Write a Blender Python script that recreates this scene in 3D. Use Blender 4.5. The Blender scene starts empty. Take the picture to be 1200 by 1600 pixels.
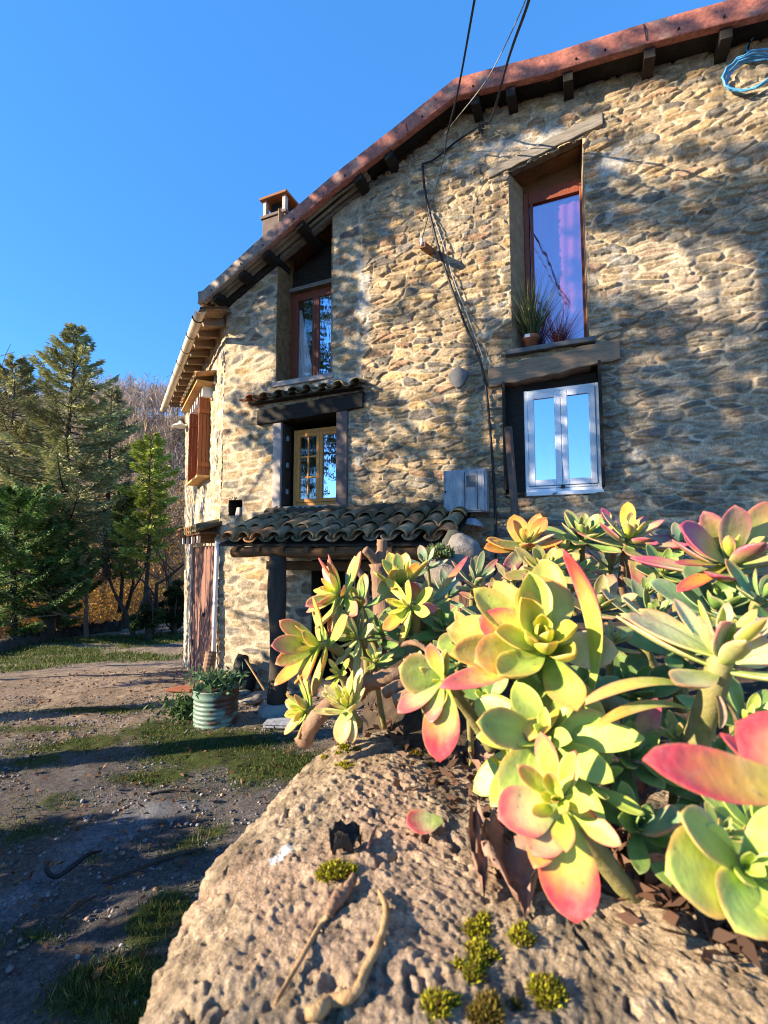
import bpy, math, random
import numpy as np
from mathutils import Vector
random.seed(7); rng = np.random.default_rng(11)
sc = bpy.context.scene
COL = sc.collection
# ------------------------------------------------------------------ camera geometry (measured from the photograph)
F = 740.0; TILT = math.atan(58/740); CAM = np.array([0, 0, 2.0])
ct, st = math.cos(TILT), math.sin(TILT)
def ray(px, py):
    a = (px-600)/F; b = (800-py)/F
    return np.array([a, ct-b*st, st+b*ct])
def at(px, py, Y):                      # point seen at a pixel, Y metres in front of the camera
    d = ray(px, py); return CAM + d*(Y/d[1])
C0 = np.array([-2.553, 7.4, 0.0])       # foot of the house corner
U = np.array([.917, -.399, 0]); U /= np.linalg.norm(U)
N = np.array([U[1], -U[0], 0])          # gable normal, towards the camera
US = np.array([-.5, .866, 0]); NS = np.array([-.866, -.5, 0])
ZV = np.array([0, 0, 1.0])
def G(t, z, o=0): return C0 + U*t + N*o + ZV*z          # gable coordinates
def S(s, z, o=0): return C0 + US*s + NS*o + ZV*z        # side wall coordinates
def gp(px, py, o=0):                    # pixel -> gable coordinates
    d = ray(px, py); k = np.dot(C0+N*o-CAM, N)/np.dot(d, N); p = CAM+d*k
    return np.dot(p-C0, U), p[2]
def sp(px, py, o=0):
    d = ray(px, py); k = np.dot(C0+NS*o-CAM, NS)/np.dot(d, NS); p = CAM+d*k
    return np.dot(p-C0, US), p[2]
def sstep(x, a, b):
    x = np.clip((np.asarray(x, float)-a)/(b-a), 0, 1); return x*x*(3-2*x)
def zg(x, y):                           # ground height
    x = np.asarray(x, float); y = np.asarray(y, float)
    z = -1.05*sstep(y - .12*x, 6.3, 15.5)
    z = z - 1.2*sstep(y + .9*(x+10), 24, 34)
    z = z + 31*sstep(y + .15*np.sin(x*.11)*20, 36, 100)
    return z
def onground(px, py):
    z = 0.0
    for _ in range(12):
        d = ray(px, py); k = (z-2.0)/d[2]; p = CAM+d*k; z = float(zg(p[0], p[1]))
    return np.array([p[0], p[1], z])
# ------------------------------------------------------------------ noise
def hsh(i, j, s=0):
    v = np.sin(i*127.1 + j*311.7 + s*74.7)*43758.5453
    return v-np.floor(v)
def vn(x, y, s=0):
    i = np.floor(x); j = np.floor(y); u = x-i; v = y-j
    u = u*u*(3-2*u); v = v*v*(3-2*v)
    return (hsh(i, j, s)*(1-u)+hsh(i+1, j, s)*u)*(1-v)+(hsh(i, j+1, s)*(1-u)+hsh(i+1, j+1, s)*u)*v
def fbm(x, y, s=0, o=4):
    r = 0; a = .5
    for k in range(o):
        r = r+a*vn(x, y, s+k*3.1); x = x*2.03; y = y*2.03; a *= .5
    return r
# ------------------------------------------------------------------ materials
def new_mat(name):
    m = bpy.data.materials.new(name); m.use_nodes = True
    return m, m.node_tree.nodes, m.node_tree.links, m.node_tree.nodes['Principled BSDF']
def mat(name, col, rough=.8, var=.25, scale=8, bump=.2, bscale=60, stretch=None, metal=0, col2=None, attr=False, sss=0, spec=.3, contrast=(.3, .7), bdist=.01, fine=0):
    m, n, l, b = new_mat(name)
    b.inputs['Roughness'].default_value = rough; b.inputs['Metallic'].default_value = metal
    b.inputs['Specular IOR Level'].default_value = spec
    tc = n.new('ShaderNodeTexCoord'); mp = n.new('ShaderNodeMapping'); l.new(tc.outputs['Object'], mp.inputs[0])
    if stretch: mp.inputs['Scale'].default_value = stretch
    nz = n.new('ShaderNodeTexNoise'); nz.inputs['Scale'].default_value = scale; nz.inputs['Detail'].default_value = 6; nz.inputs['Roughness'].default_value = .65
    l.new(mp.outputs[0], nz.inputs['Vector'])
    rp = n.new('ShaderNodeMapRange'); rp.inputs[1].default_value = contrast[0]; rp.inputs[2].default_value = contrast[1]
    l.new(nz.outputs['Fac'], rp.inputs[0])
    mx = n.new('ShaderNodeMix'); mx.data_type = 'RGBA'; l.new(rp.outputs[0], mx.inputs['Factor'])
    if attr and fine:
        n2_ = n.new('ShaderNodeTexNoise'); n2_.inputs['Scale'].default_value = fine; n2_.inputs['Detail'].default_value = 8; n2_.inputs['Roughness'].default_value = .75; l.new(mp.outputs[0], n2_.inputs['Vector'])
        r2_ = n.new('ShaderNodeMapRange'); r2_.inputs[1].default_value = .33; r2_.inputs[2].default_value = .67; r2_.inputs[3].default_value = .55; r2_.inputs[4].default_value = 1.4; l.new(n2_.outputs['Fac'], r2_.inputs[0])
        m2_ = n.new('ShaderNodeMix'); m2_.data_type = 'RGBA'; m2_.blend_type = 'MULTIPLY'; m2_.inputs['Factor'].default_value = 1; l.new(mx.outputs['Result'], m2_.inputs['A']); l.new(r2_.outputs[0], m2_.inputs['B'])
    if attr:
        at_ = n.new('ShaderNodeAttribute'); at_.attribute_name = 'Col'
        for k, f in (('A', 1-var), ('B', 1+var)):
            mu = n.new('ShaderNodeMix'); mu.data_type = 'RGBA'; mu.blend_type = 'MULTIPLY'; mu.inputs['Factor'].default_value = 1
            l.new(at_.outputs['Color'], mu.inputs['A']); mu.inputs['B'].default_value = (f, f, f, 1)
            l.new(mu.outputs['Result'], mx.inputs[k])
    else:
        c2 = col2 or [min(1, c*(1+var)) for c in col]; c1 = [c*(1-var) for c in col] if not col2 else col
        mx.inputs['A'].default_value = (*c1, 1); mx.inputs['B'].default_value = (*c2, 1)
    l.new((m2_ if attr and fine else mx).outputs['Result'], b.inputs['Base Color'])
    if bump:
        nb = n.new('ShaderNodeTexNoise'); nb.inputs['Scale'].default_value = bscale; nb.inputs['Detail'].default_value = 5; nb.inputs['Roughness'].default_value = .7
        l.new(mp.outputs[0], nb.inputs['Vector'])
        bp = n.new('ShaderNodeBump'); bp.inputs['Strength'].default_value = bump; bp.inputs['Distance'].default_value = bdist
        l.new(nb.outputs['Fac'], bp.inputs['Height']); l.new(bp.outputs[0], b.inputs['Normal'])
    if sss:
        b.inputs['Subsurface Weight'].default_value = sss; b.inputs['Subsurface Radius'].default_value = (1, .8, .2); b.inputs['Subsurface Scale'].default_value = .006
    return m
def leafmat(name, rough=.6, trans=.3):
    m, n, l, b = new_mat(name)
    a = n.new('ShaderNodeAttribute'); a.attribute_name = 'Col'
    l.new(a.outputs['Color'], b.inputs['Base Color']); b.inputs['Roughness'].default_value = rough; b.inputs['Specular IOR Level'].default_value = .25
    t = n.new('ShaderNodeBsdfTranslucent'); l.new(a.outputs['Color'], t.inputs['Color'])
    ms = n.new('ShaderNodeMixShader'); ms.inputs[0].default_value = trans
    l.new(b.outputs[0], ms.inputs[1]); l.new(t.outputs[0], ms.inputs[2]); l.new(ms.outputs[0], n['Material Output'].inputs['Surface'])
    return m
def glassmat(name, refl=.7, tint=(.9, .95, 1)):
    m, n, l, b = new_mat(name)
    g = n.new('ShaderNodeBsdfGlossy'); g.inputs['Roughness'].default_value = .01; g.inputs['Color'].default_value = (*tint, 1)
    t = n.new('ShaderNodeBsdfTransparent'); ms = n.new('ShaderNodeMixShader'); ms.inputs[0].default_value = refl
    nz = n.new('ShaderNodeTexNoise'); nz.inputs['Scale'].default_value = 2.5; bp = n.new('ShaderNodeBump'); bp.inputs['Strength'].default_value = .03; bp.inputs['Distance'].default_value = .05
    l.new(nz.outputs['Fac'], bp.inputs['Height']); l.new(bp.outputs[0], g.inputs['Normal'])
    l.new(t.outputs[0], ms.inputs[1]); l.new(g.outputs[0], ms.inputs[2]); l.new(ms.outputs[0], n['Material Output'].inputs['Surface'])
    return m
M = dict(
    wall=mat('rubble_stone', None, .9, .25, 16, .9, 70, attr=True, spec=.15, bdist=.016, fine=48),
    reveal=mat('lime_render', (.22, .155, .09), .9, .3, 9, .6, 40, col2=(.42, .32, .20)), brownreveal=mat('ochre_reveal', (.13, .075, .03), .9, .3, 9, .6, 40, col2=(.33, .21, .10)),
    jambstone=mat('dressed_jamb_stone', (.13, .095, .085), .85, .45, 5, .3, 60, stretch=(1, 1, .5)),
    jambpale=mat('pale_jamb_stone', (.40, .335, .30), .85, .25, 5, .3, 60),
    sill=mat('sill_stone', (.26, .25, .22), .9, .3, 8, .4, 40),
    slate=mat('slate', (.12, .12, .12), .7, .4, 9, .3, 50),
    fascia=mat('painted_verge_metal', None, .6, .3, 6, .3, 22, attr=True, fine=28),
    darkwood=mat('black_tarred_wood', (.022, .017, .013), .8, .5, 6, .4, 40, stretch=(1, 1, 6)),
    oldwood=mat('grey_weathered_wood', (.17, .125, .085), .85, .45, 5, .5, 30, stretch=(1, 1, 9), col2=(.36, .24, .15)),
    lintel=mat('bleached_lintel_wood', (.10, .085, .07), .85, .45, 4, .5, 28, stretch=(1.2, 1.2, 10), col2=(.30, .26, .21)),
    beam=mat('brown_beam_wood', (.13, .06, .022), .8, .4, 5, .4, 30, stretch=(1, 1, 8)),
    underwood=mat('brown_board', (.15, .08, .035), .8, .4, 5, .3, 30),
    soffit=mat('fibre_cement_sheet', (.26, .23, .17), .85, .3, 6, .2, 40),
    redframe=mat('red_brown_frame', (.20, .05, .022), .5, .3, 12, .1, 60, stretch=(6, 6, 1)),
    oakframe=mat('golden_oak_frame', (.60, .25, .06), .5, .25, 12, .1, 60, stretch=(6, 6, 1)),
    pvc=mat('white_pvc', (.74, .76, .80), .35, .04, 3, 0, spec=.5),
    shutter=mat('orange_brown_shutter', (.27, .092, .028), .6, .25, 14, .25, 50, stretch=(8, 8, 1)),
    shutter_pale=mat('pale_wood_edge', (.5, .3, .11), .7, .2, 8, .1),
    door=mat('faded_mauve_door_wood', (.21, .105, .08), .75, .25, 10, .35, 40, stretch=(10, 10, .8)),
    iron=mat('dark_iron', (.03, .025, .022), .55, .4, 10, .2, 60),
    rustpipe=mat('brown_drain_pipe', (.11, .065, .045), .5, .3, 8, .15, 40),
    zinc=mat('zinc_gutter', (.62, .54, .45), .45, .2, 5, .1, 30, metal=.15, spec=.5),
    whitepaint=mat('white_paint', (.75, .74, .72), .6, .1, 6, .05),
    tile=mat('canal_tile', None, .9, .4, 30, .5, 55, attr=True, spec=.1),
    glass=glassmat('window_glass', .82, (.80, .84, 1)), glass2=glassmat('window_glass_upper', .46, (1, .70, .82)),
    glassd=glassmat('dark_glass', .16),
    room=mat('dark_room', (.018, .016, .014), .9, .2, 3, 0),
    curtain=mat('violet_curtain', (.80, .24, .50), .8, .15, 3, .1, 8, stretch=(8, 8, .5)),
    netting=mat('white_net_curtain', (.7, .7, .72), .8, .1, 3, .1),
    cable=mat('black_cable', (.012, .012, .014), .5, .2, 4, 0),
    greycable=mat('grey_cable', (.30, .28, .25), .6, .2, 4, 0),
    bluecable=mat('blue_hose', (.09, .33, .60), .4, .15, 4, 0, spec=.5),
    meter=mat('weathered_meter_box', (.17, .175, .19), .65, .35, 6, .2, 40, stretch=(3, 3, .7), col2=(.44, .45, .48)),
    chimney=mat('chimney_render', (.125, .09, .075), .85, .25, 7, .2, 40),
    cowl=mat('rust_cowl', (.20, .085, .035), .75, .35, 7, .2, 40),
    terracotta=mat('terracotta', (.29, .10, .05), .8, .2, 12, .15, 60),
    bucket=mat('green_enamel', None, .45, .16, 14, .12, 50, attr=True, spec=.5),
    soil=mat('dark_soil', (.030, .021, .015), .95, .6, 40, 1.0, 60, col2=(.10, .065, .04)),
    ground=mat('gravel_ground', None, .95, .42, 30, 1.0, 90, fine=65, attr=True, spec=.1, bdist=.02),
    stoneattr=mat('loose_stone', None, .9, .35, 30, .5, 60, attr=True, spec=.2),
    rock=mat('sandstone_boulder', None, .9, .35, 120, 1.0, 330, fine=420, attr=True, spec=.2, bdist=.004, contrast=(.32, .68)),
    bark=mat('bark', (.055, .042, .032), .95, .4, 10, .7, 30, stretch=(1, 1, .3)),
    barkpale=mat('pale_bark', (.17, .125, .085), .95, .4, 8, .6, 30, stretch=(1, 1, .3)),
    leaf=leafmat('leaf', .6, .3), needle=leafmat('needle', .7, .15), grass=leafmat('grass_blade', .6, .35),
    twig=mat('twig', (.16, .12, .09), .9, .4, 6, .1),
    dryleaf=mat('dry_leaf', (.17, .085, .055), .75, .4, 40, .5, 90, col2=(.38, .23, .16), bdist=.003),
    deadstem=mat('dead_stem', (.16, .085, .05), .8, .45, 55, .6, 120, col2=(.36, .22, .13), bdist=.004),
    palestem=mat('straw_root', (.26, .14, .055), .8, .35, 60, .6, 120, col2=(.50, .33, .16), bdist=.004),
    greenstem=mat('succulent_stem', (.20, .19, .055), .55, .3, 60, .25, 120, col2=(.33, .27, .12)),
    moss=leafmat('moss_blade', .8, .3),
    stump=mat('cut_wood', (.24, .14, .085), .85, .4, 14, .6, 40, stretch=(1, 1, .3)),
    black=mat('black_rubber', (.012, .012, .013), .6, .3, 10, .2),
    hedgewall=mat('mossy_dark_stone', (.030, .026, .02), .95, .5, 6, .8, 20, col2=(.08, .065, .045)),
)
# succulent leaf: colours painted along each leaf (pigment), glossy skin, light shining through
def succmat():
    m, n, l, b = new_mat('succulent_leaf')
    a = n.new('ShaderNodeAttribute'); a.attribute_name = 'Col'
    tc = n.new('ShaderNodeTexCoord'); nz = n.new('ShaderNodeTexNoise'); nz.inputs['Scale'].default_value = 45; nz.inputs['Detail'].default_value = 5
    l.new(tc.outputs['Object'], nz.inputs['Vector'])
    rp = n.new('ShaderNodeMapRange'); rp.inputs[1].default_value = .3; rp.inputs[2].default_value = .7; rp.inputs[3].default_value = .78; rp.inputs[4].default_value = 1.15
    l.new(nz.outputs['Fac'], rp.inputs[0])
    mu = n.new('ShaderNodeMix'); mu.data_type = 'RGBA'; mu.blend_type = 'MULTIPLY'; mu.inputs['Factor'].default_value = 1
    l.new(a.outputs['Color'], mu.inputs['A']); l.new(rp.outputs[0], mu.inputs['B'])
    sp = n.new('ShaderNodeTexNoise'); sp.inputs['Scale'].default_value = 240; sp.inputs['Detail'].default_value = 3; l.new(tc.outputs['Object'], sp.inputs['Vector'])
    s2 = n.new('ShaderNodeMapRange'); s2.inputs[1].default_value = .66; s2.inputs[2].default_value = .74; s2.inputs[4].default_value = .75; l.new(sp.outputs['Fac'], s2.inputs[0])
    m2 = n.new('ShaderNodeMix'); m2.data_type = 'RGBA'; l.new(s2.outputs[0], m2.inputs['Factor']); l.new(mu.outputs['Result'], m2.inputs['A']); m2.inputs['B'].default_value = (.16, .10, .05, 1)
    d1 = n.new('ShaderNodeTexNoise'); d1.inputs['Scale'].default_value = 26; d1.inputs['Detail'].default_value = 9; d1.inputs['Roughness'].default_value = .8; l.new(tc.outputs['Object'], d1.inputs['Vector'])
    d2 = n.new('ShaderNodeMapRange'); d2.inputs[1].default_value = .5; d2.inputs[2].default_value = .72; d2.inputs[4].default_value = .30; l.new(d1.outputs['Fac'], d2.inputs[0])
    m3 = n.new('ShaderNodeMix'); m3.data_type = 'RGBA'; l.new(d2.outputs[0], m3.inputs['Factor']); l.new(m2.outputs['Result'], m3.inputs['A']); m3.inputs['B'].default_value = (.50, .47, .36, 1)
    l.new(m3.outputs['Result'], b.inputs['Base Color']); rr_ = n.new('ShaderNodeMapRange'); rr_.inputs[3].default_value = .3; rr_.inputs[4].default_value = .62; l.new(d1.outputs['Fac'], rr_.inputs[0]); l.new(rr_.outputs[0], b.inputs['Roughness'])
    b.inputs['Roughness'].default_value = .38; b.inputs['Specular IOR Level'].default_value = .4
    b.inputs['Subsurface Weight'].default_value = .35; b.inputs['Subsurface Radius'].default_value = (1, .9, .25); b.inputs['Subsurface Scale'].default_value = .006
    nb = n.new('ShaderNodeTexNoise'); nb.inputs['Scale'].default_value = 160; bp = n.new('ShaderNodeBump'); bp.inputs['Strength'].default_value = .3; bp.inputs['Distance'].default_value = .002
    l.new(tc.outputs['Object'], nb.inputs['Vector']); l.new(nb.outputs['Fac'], bp.inputs['Height']); l.new(bp.outputs[0], b.inputs['Normal'])
    return m
M['succ'] = succmat()
# ------------------------------------------------------------------ object helpers
def wloc(o):
    p = np.zeros(3)
    while o is not None: p = p+np.array(o.location); o = o.parent
    return p
def build(name, V, Fc, m, parent=None, col=None, smooth=False, loc=None, uniform=None):
    """one mesh object; V in world coordinates; Fc an (n,k) array or a list of tuples"""
    V = np.asarray(V, float)
    me = bpy.data.meshes.new(name)
    o = bpy.data.objects.new(name, me)
    base = np.array(loc) if loc is not None else (np.zeros(3) if parent is not None else V.mean(0)*np.array([1, 1, 0])+ZV*V[:, 2].min())
    off = base + (wloc(parent) if parent is not None else 0)
    o.location = base
    Vl = V-off
    if isinstance(Fc, np.ndarray):
        k = Fc.shape[1]; nf = len(Fc)
        me.vertices.add(len(Vl)); me.vertices.foreach_set('co', Vl.astype(np.float32).ravel())
        me.loops.add(nf*k); me.loops.foreach_set('vertex_index', Fc.astype(np.int32).ravel())
        me.polygons.add(nf); me.polygons.foreach_set('loop_start', np.arange(0, nf*k, k, dtype=np.int32))
        me.update(calc_edges=True); me.validate()
    else:
        me.from_pydata([tuple(v) for v in Vl], [], Fc); me.update()
    if smooth: me.polygons.foreach_set('use_smooth', [True]*len(me.polygons))
    if col is not None:
        a = me.attributes.new('Col', 'FLOAT_COLOR', 'POINT')
        c = np.ones((len(Vl), 4), np.float32); c[:, :3] = col; a.data.foreach_set('color', c.ravel())
    me.materials.append(m)
    COL.objects.link(o)
    if parent is not None: o.parent = parent
    return o
def tag(o, label=None, cat=None, group=None, kind=None):
    for k, v in (('label', label), ('category', cat), ('group', group), ('kind', kind)):
        if v: o[k] = v
    return o
def empty(name, loc, label, cat, group=None):
    o = bpy.data.objects.new(name, None); COL.objects.link(o); o.location = loc; o.empty_display_size = .1
    return tag(o, label, cat, group)
class MB:
    def __init__(s): s.v = []; s.f = []; s.c = []
    def add(s, V, Fc, c=(1, 1, 1)):
        b = sum(len(x) for x in s.v); s.v.append(np.asarray(V, float)); s.f += [tuple(i+b for i in f) for f in Fc]
        c = np.asarray(c, float); s.c.append(np.broadcast_to(c, (len(V), 3))); return s
    def hexa(s, p, c=(1, 1, 1)):        # p: 4 bottom + 4 top corners
        return s.add(p, [(3, 2, 1, 0), (4, 5, 6, 7), (0, 1, 5, 4), (1, 2, 6, 5), (2, 3, 7, 6), (3, 0, 4, 7)], c)
    def prism(s, q, d, c=(1, 1, 1)):    # polygon q swept by vector d
        q = np.asarray(q, float); n = len(q); V = np.vstack([q, q+d])
        return s.add(V, [tuple(range(n-1, -1, -1)), tuple(range(n, 2*n))]+[(i, (i+1) % n, (i+1) % n+n, i+n) for i in range(n)], c)
    def gbox(s, t0, t1, z0, z1, o0, o1, c=(1, 1, 1), fr=None):
        fr = fr or G
        return s.hexa([fr(t0, z0, o1), fr(t1, z0, o1), fr(t1, z0, o0), fr(t0, z0, o0), fr(t0, z1, o1), fr(t1, z1, o1), fr(t1, z1, o0), fr(t0, z1, o0)], c)
    def box(s, x0, x1, y0, y1, z0, z1, c=(1, 1, 1)):
        return s.hexa([(x0, y0, z0), (x1, y0, z0), (x1, y1, z0), (x0, y1, z0), (x0, y0, z1), (x1, y0, z1), (x1, y1, z1), (x0, y1, z1)], c)
    def tube(s, pts, r, n=8, c=(1, 1, 1), cap=True, wob=0):
        pts = np.asarray(pts, float); k = len(pts); r = np.broadcast_to(np.asarray(r, float), (k,))
        V = []; prev = None
        for i in range(k):
            d = pts[min(i+1, k-1)]-pts[max(i-1, 0)]; d = d/(np.linalg.norm(d)+1e-9)
            if prev is None:
                a = np.array([0, 0, 1.]) if abs(d[2]) < .9 else np.array([1., 0, 0])
            else: a = prev
            x = a-d*np.dot(a, d); x /= np.linalg.norm(x)+1e-9; prev = x; y = np.cross(d, x)
            for j in range(n):
                th = 2*math.pi*j/n; rr = r[i]*(1+wob*(random.random()-.5)); V.append(pts[i]+(x*math.cos(th)+y*math.sin(th))*rr)
        Fc = [(i*n+j, i*n+(j+1) % n, (i+1)*n+(j+1) % n, (i+1)*n+j) for i in range(k-1) for j in range(n)]
        if cap: Fc += [tuple(range(n-1, -1, -1)), tuple(range((k-1)*n, k*n))]
        return s.add(V, Fc, c)
    def lathe(s, base, prof, n=32, c=(1, 1, 1), axis=None):
        base = np.asarray(base, float); V = []; Cc = []
        for q, (r, z) in enumerate(prof):
            for j in range(n):
                th = 2*math.pi*j/n; V.append(base+np.array([r*math.cos(th), r*math.sin(th), z])); Cc.append(c[q] if isinstance(c, list) else c)
        k = len(prof)
        Fc = [(i*n+j, i*n+(j+1) % n, (i+1)*n+(j+1) % n, (i+1)*n+j) for i in range(k-1) for j in range(n)]
        Fc += [tuple(range(n-1, -1, -1)), tuple(range((k-1)*n, k*n))]
        return s.add(V, Fc, np.array(Cc))
    def build(s, name, m, parent=None, smooth=False, col=False, bevel=0, loc=None):
        o = build(name, np.vstack(s.v), s.f, m, parent, np.vstack(s.c) if col else None, smooth, loc)
        if bevel:
            b = o.modifiers.new('bevel', 'BEVEL'); b.width = bevel; b.segments = 2; b.limit_method = 'ANGLE'
        return o
def curve_pts(p, n=24):                 # Catmull-Rom through points
    p = np.asarray(p, float); q = np.vstack([2*p[0]-p[1], p, 2*p[-1]-p[-2]]); out = []
    for i in range(1, len(q)-2):
        for t in np.linspace(0, 1, n, endpoint=False):
            out.append(.5*((2*q[i])+(-q[i-1]+q[i+1])*t+(2*q[i-1]-5*q[i]+4*q[i+1]-q[i+2])*t*t+(-q[i-1]+3*q[i]-3*q[i+1]+q[i+2])*t**3))
    out.append(p[-1]); return np.array(out)
def inpoly(x, y, poly):
    r = np.zeros(np.shape(x), bool); n = len(poly)
    for i in range(n):
        x0, y0 = poly[i]; x1, y1 = poly[(i+1) % n]
        if y0 == y1: continue
        c = ((y0 > y) != (y1 > y)) & (x < (x1-x0)*(y-y0)/(y1-y0)+x0); r ^= c
    return r
def cards(P, D, L, W, rngl=None):
    """many flat leaf blades: P base points, D unit directions, L lengths, W widths -> verts, quads (kite shaped)"""
    n = len(P); R = rng.normal(size=(n, 3)); X = np.cross(D, R); X /= np.linalg.norm(X, axis=1, keepdims=True)+1e-9
    L = np.broadcast_to(L, (n,))[:, None]; W = np.broadcast_to(W, (n,))[:, None]
    V = np.empty((n, 4, 3)); V[:, 0] = P; V[:, 1] = P+D*L*.5+X*W*.5; V[:, 2] = P+D*L; V[:, 3] = P+D*L*.5-X*W*.5
    return V.reshape(-1, 3), np.arange(n*4).reshape(n, 4)
def unit(v): v = np.asarray(v, float); return v/(np.linalg.norm(v, axis=-1, keepdims=True)+1e-9)

# ------------------------------------------------------------------ sun and sky
SUN_EL = math.radians(21); SH = unit([-.965, -.262, 0]); SUN = SH*math.cos(SUN_EL)+ZV*math.sin(SUN_EL)
w = bpy.data.worlds.new("World"); sc.world = w; w.use_nodes = True
wn, wl = w.node_tree.nodes, w.node_tree.links
sky = wn.new('ShaderNodeTexSky'); sky.sky_type = 'NISHITA'; sky.sun_disc = False
sky.sun_elevation = SUN_EL; sky.sun_rotation = math.atan2(SH[0], SH[1]); sky.altitude = 2800; sky.air_density = 1.0; sky.dust_density = .0; sky.ozone_density = 2.6
hs = wn.new('ShaderNodeHueSaturation'); hs.inputs['Saturation'].default_value = 1.22; hs.inputs['Value'].default_value = 1.42
wl.new(sky.outputs[0], hs.inputs['Color']); mxs = wn.new('ShaderNodeMix'); mxs.data_type = 'RGBA'; mxs.inputs['Factor'].default_value = .55; mxs.inputs['B'].default_value = (.24, 1.02, 2.75, 1); wl.new(hs.outputs[0], mxs.inputs['A']); wl.new(mxs.outputs['Result'], wn['Background'].inputs['Color']); wn['Background'].inputs['Strength'].default_value = .128
ld = bpy.data.lights.new('sun', 'SUN'); ld.energy = 5.0; ld.angle = math.radians(.53); ld.color = (1, .84, .61)
lo = bpy.data.objects.new('sun', ld); COL.objects.link(lo); lo.rotation_euler = Vector(SUN).to_track_quat('Z', 'Y').to_euler(); lo.location = (-20, -5, 15)
cd = bpy.data.cameras.new('camera'); cam = bpy.data.objects.new('camera', cd); COL.objects.link(cam)
cam.location = CAM; cam.rotation_euler = (math.pi/2+TILT, 0, 0); cd.sensor_fit = 'VERTICAL'; cd.sensor_height = 36; cd.sensor_width = 27; cd.lens = 36*F/1600
cd.clip_start = .01; cd.clip_end = 2000; cd.dof.use_dof = True; cd.dof.focus_distance = 2.6; cd.dof.aperture_fstop = 9.0
sc.camera = cam
sc.view_settings.view_transform = 'Standard'; sc.view_settings.look = 'None'; sc.view_settings.exposure = 1.55; sc.view_settings.gamma = 1
sc.render.engine = 'CYCLES'; sc.cycles.use_denoising = True; sc.cycles.filter_width = 1.05; sc.cycles.max_bounces = 6; sc.cycles.diffuse_bounces = 3; sc.cycles.glossy_bounces = 3
sc.cycles.transparent_max_bounces = 8; sc.cycles.caustics_reflective = False; sc.cycles.caustics_refractive = False

# ------------------------------------------------------------------ ground
def gpatch(lst, X, Y):
    m = np.zeros(X.shape)
    for px, py, rx, ry, a in lst:
        p = onground(px, py); q = onground(px+rx, py); r = onground(px, py+ry)
        wx = abs(q[0]-p[0]); wy = abs(r[1]-p[1])
        m = np.maximum(m, a*np.exp(-((X-p[0])/wx)**2-((Y-p[1])/wy)**2))
    return m
GRASS = [(180, 1110, 120, 8, .8), (60, 1140, 90, 9, .8), (230, 1215, 90, 16, .8), (330, 1300, 40, 20, .8), (130, 1340, 60, 14, .7), (60, 1460, 60, 22, .6), (330, 1170, 130, 40, 1), (420, 1195, 90, 30, 1), (250, 1140, 60, 22, .8), (130, 1165, 90, 18, .8), (60, 1190, 60, 14, .7), (90, 1250, 70, 22, .6), (40, 1300, 60, 25, .6),
         (250, 1430, 60, 60, .95), (170, 1540, 90, 60, 1), (230, 1600, 60, 40, 1), (290, 1320, 60, 30, .75), (210, 1290, 60, 18, .5), (60, 1018, 120, 10, 1), (180, 1000, 110, 9, 1), (120, 1030, 200, 7, .9), (240, 1000, 70, 14, .9), (20, 1045, 60, 9, .9), (300, 1120, 50, 14, .7)]
def strip_mask(X, Y):
    pts = [onground(*p)[:2] for p in ((-60, 1260), (110, 1195+130), (170, 1290), (260, 1270), (330, 1250))]
    pts = [onground(-80, 1480)[:2], onground(60, 1380)[:2], onground(150, 1310)[:2], onground(230, 1268)[:2], onground(330, 1250)[:2]]
    d = np.full(X.shape, 9.)
    for a, b in zip(pts[:-1], pts[1:]):
        ab = b-a; t = np.clip(((X-a[0])*ab[0]+(Y-a[1])*ab[1])/np.dot(ab, ab), 0, 1); d = np.minimum(d, np.hypot(X-a[0]-ab[0]*t, Y-a[1]-ab[1]*t))
    return d
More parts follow.
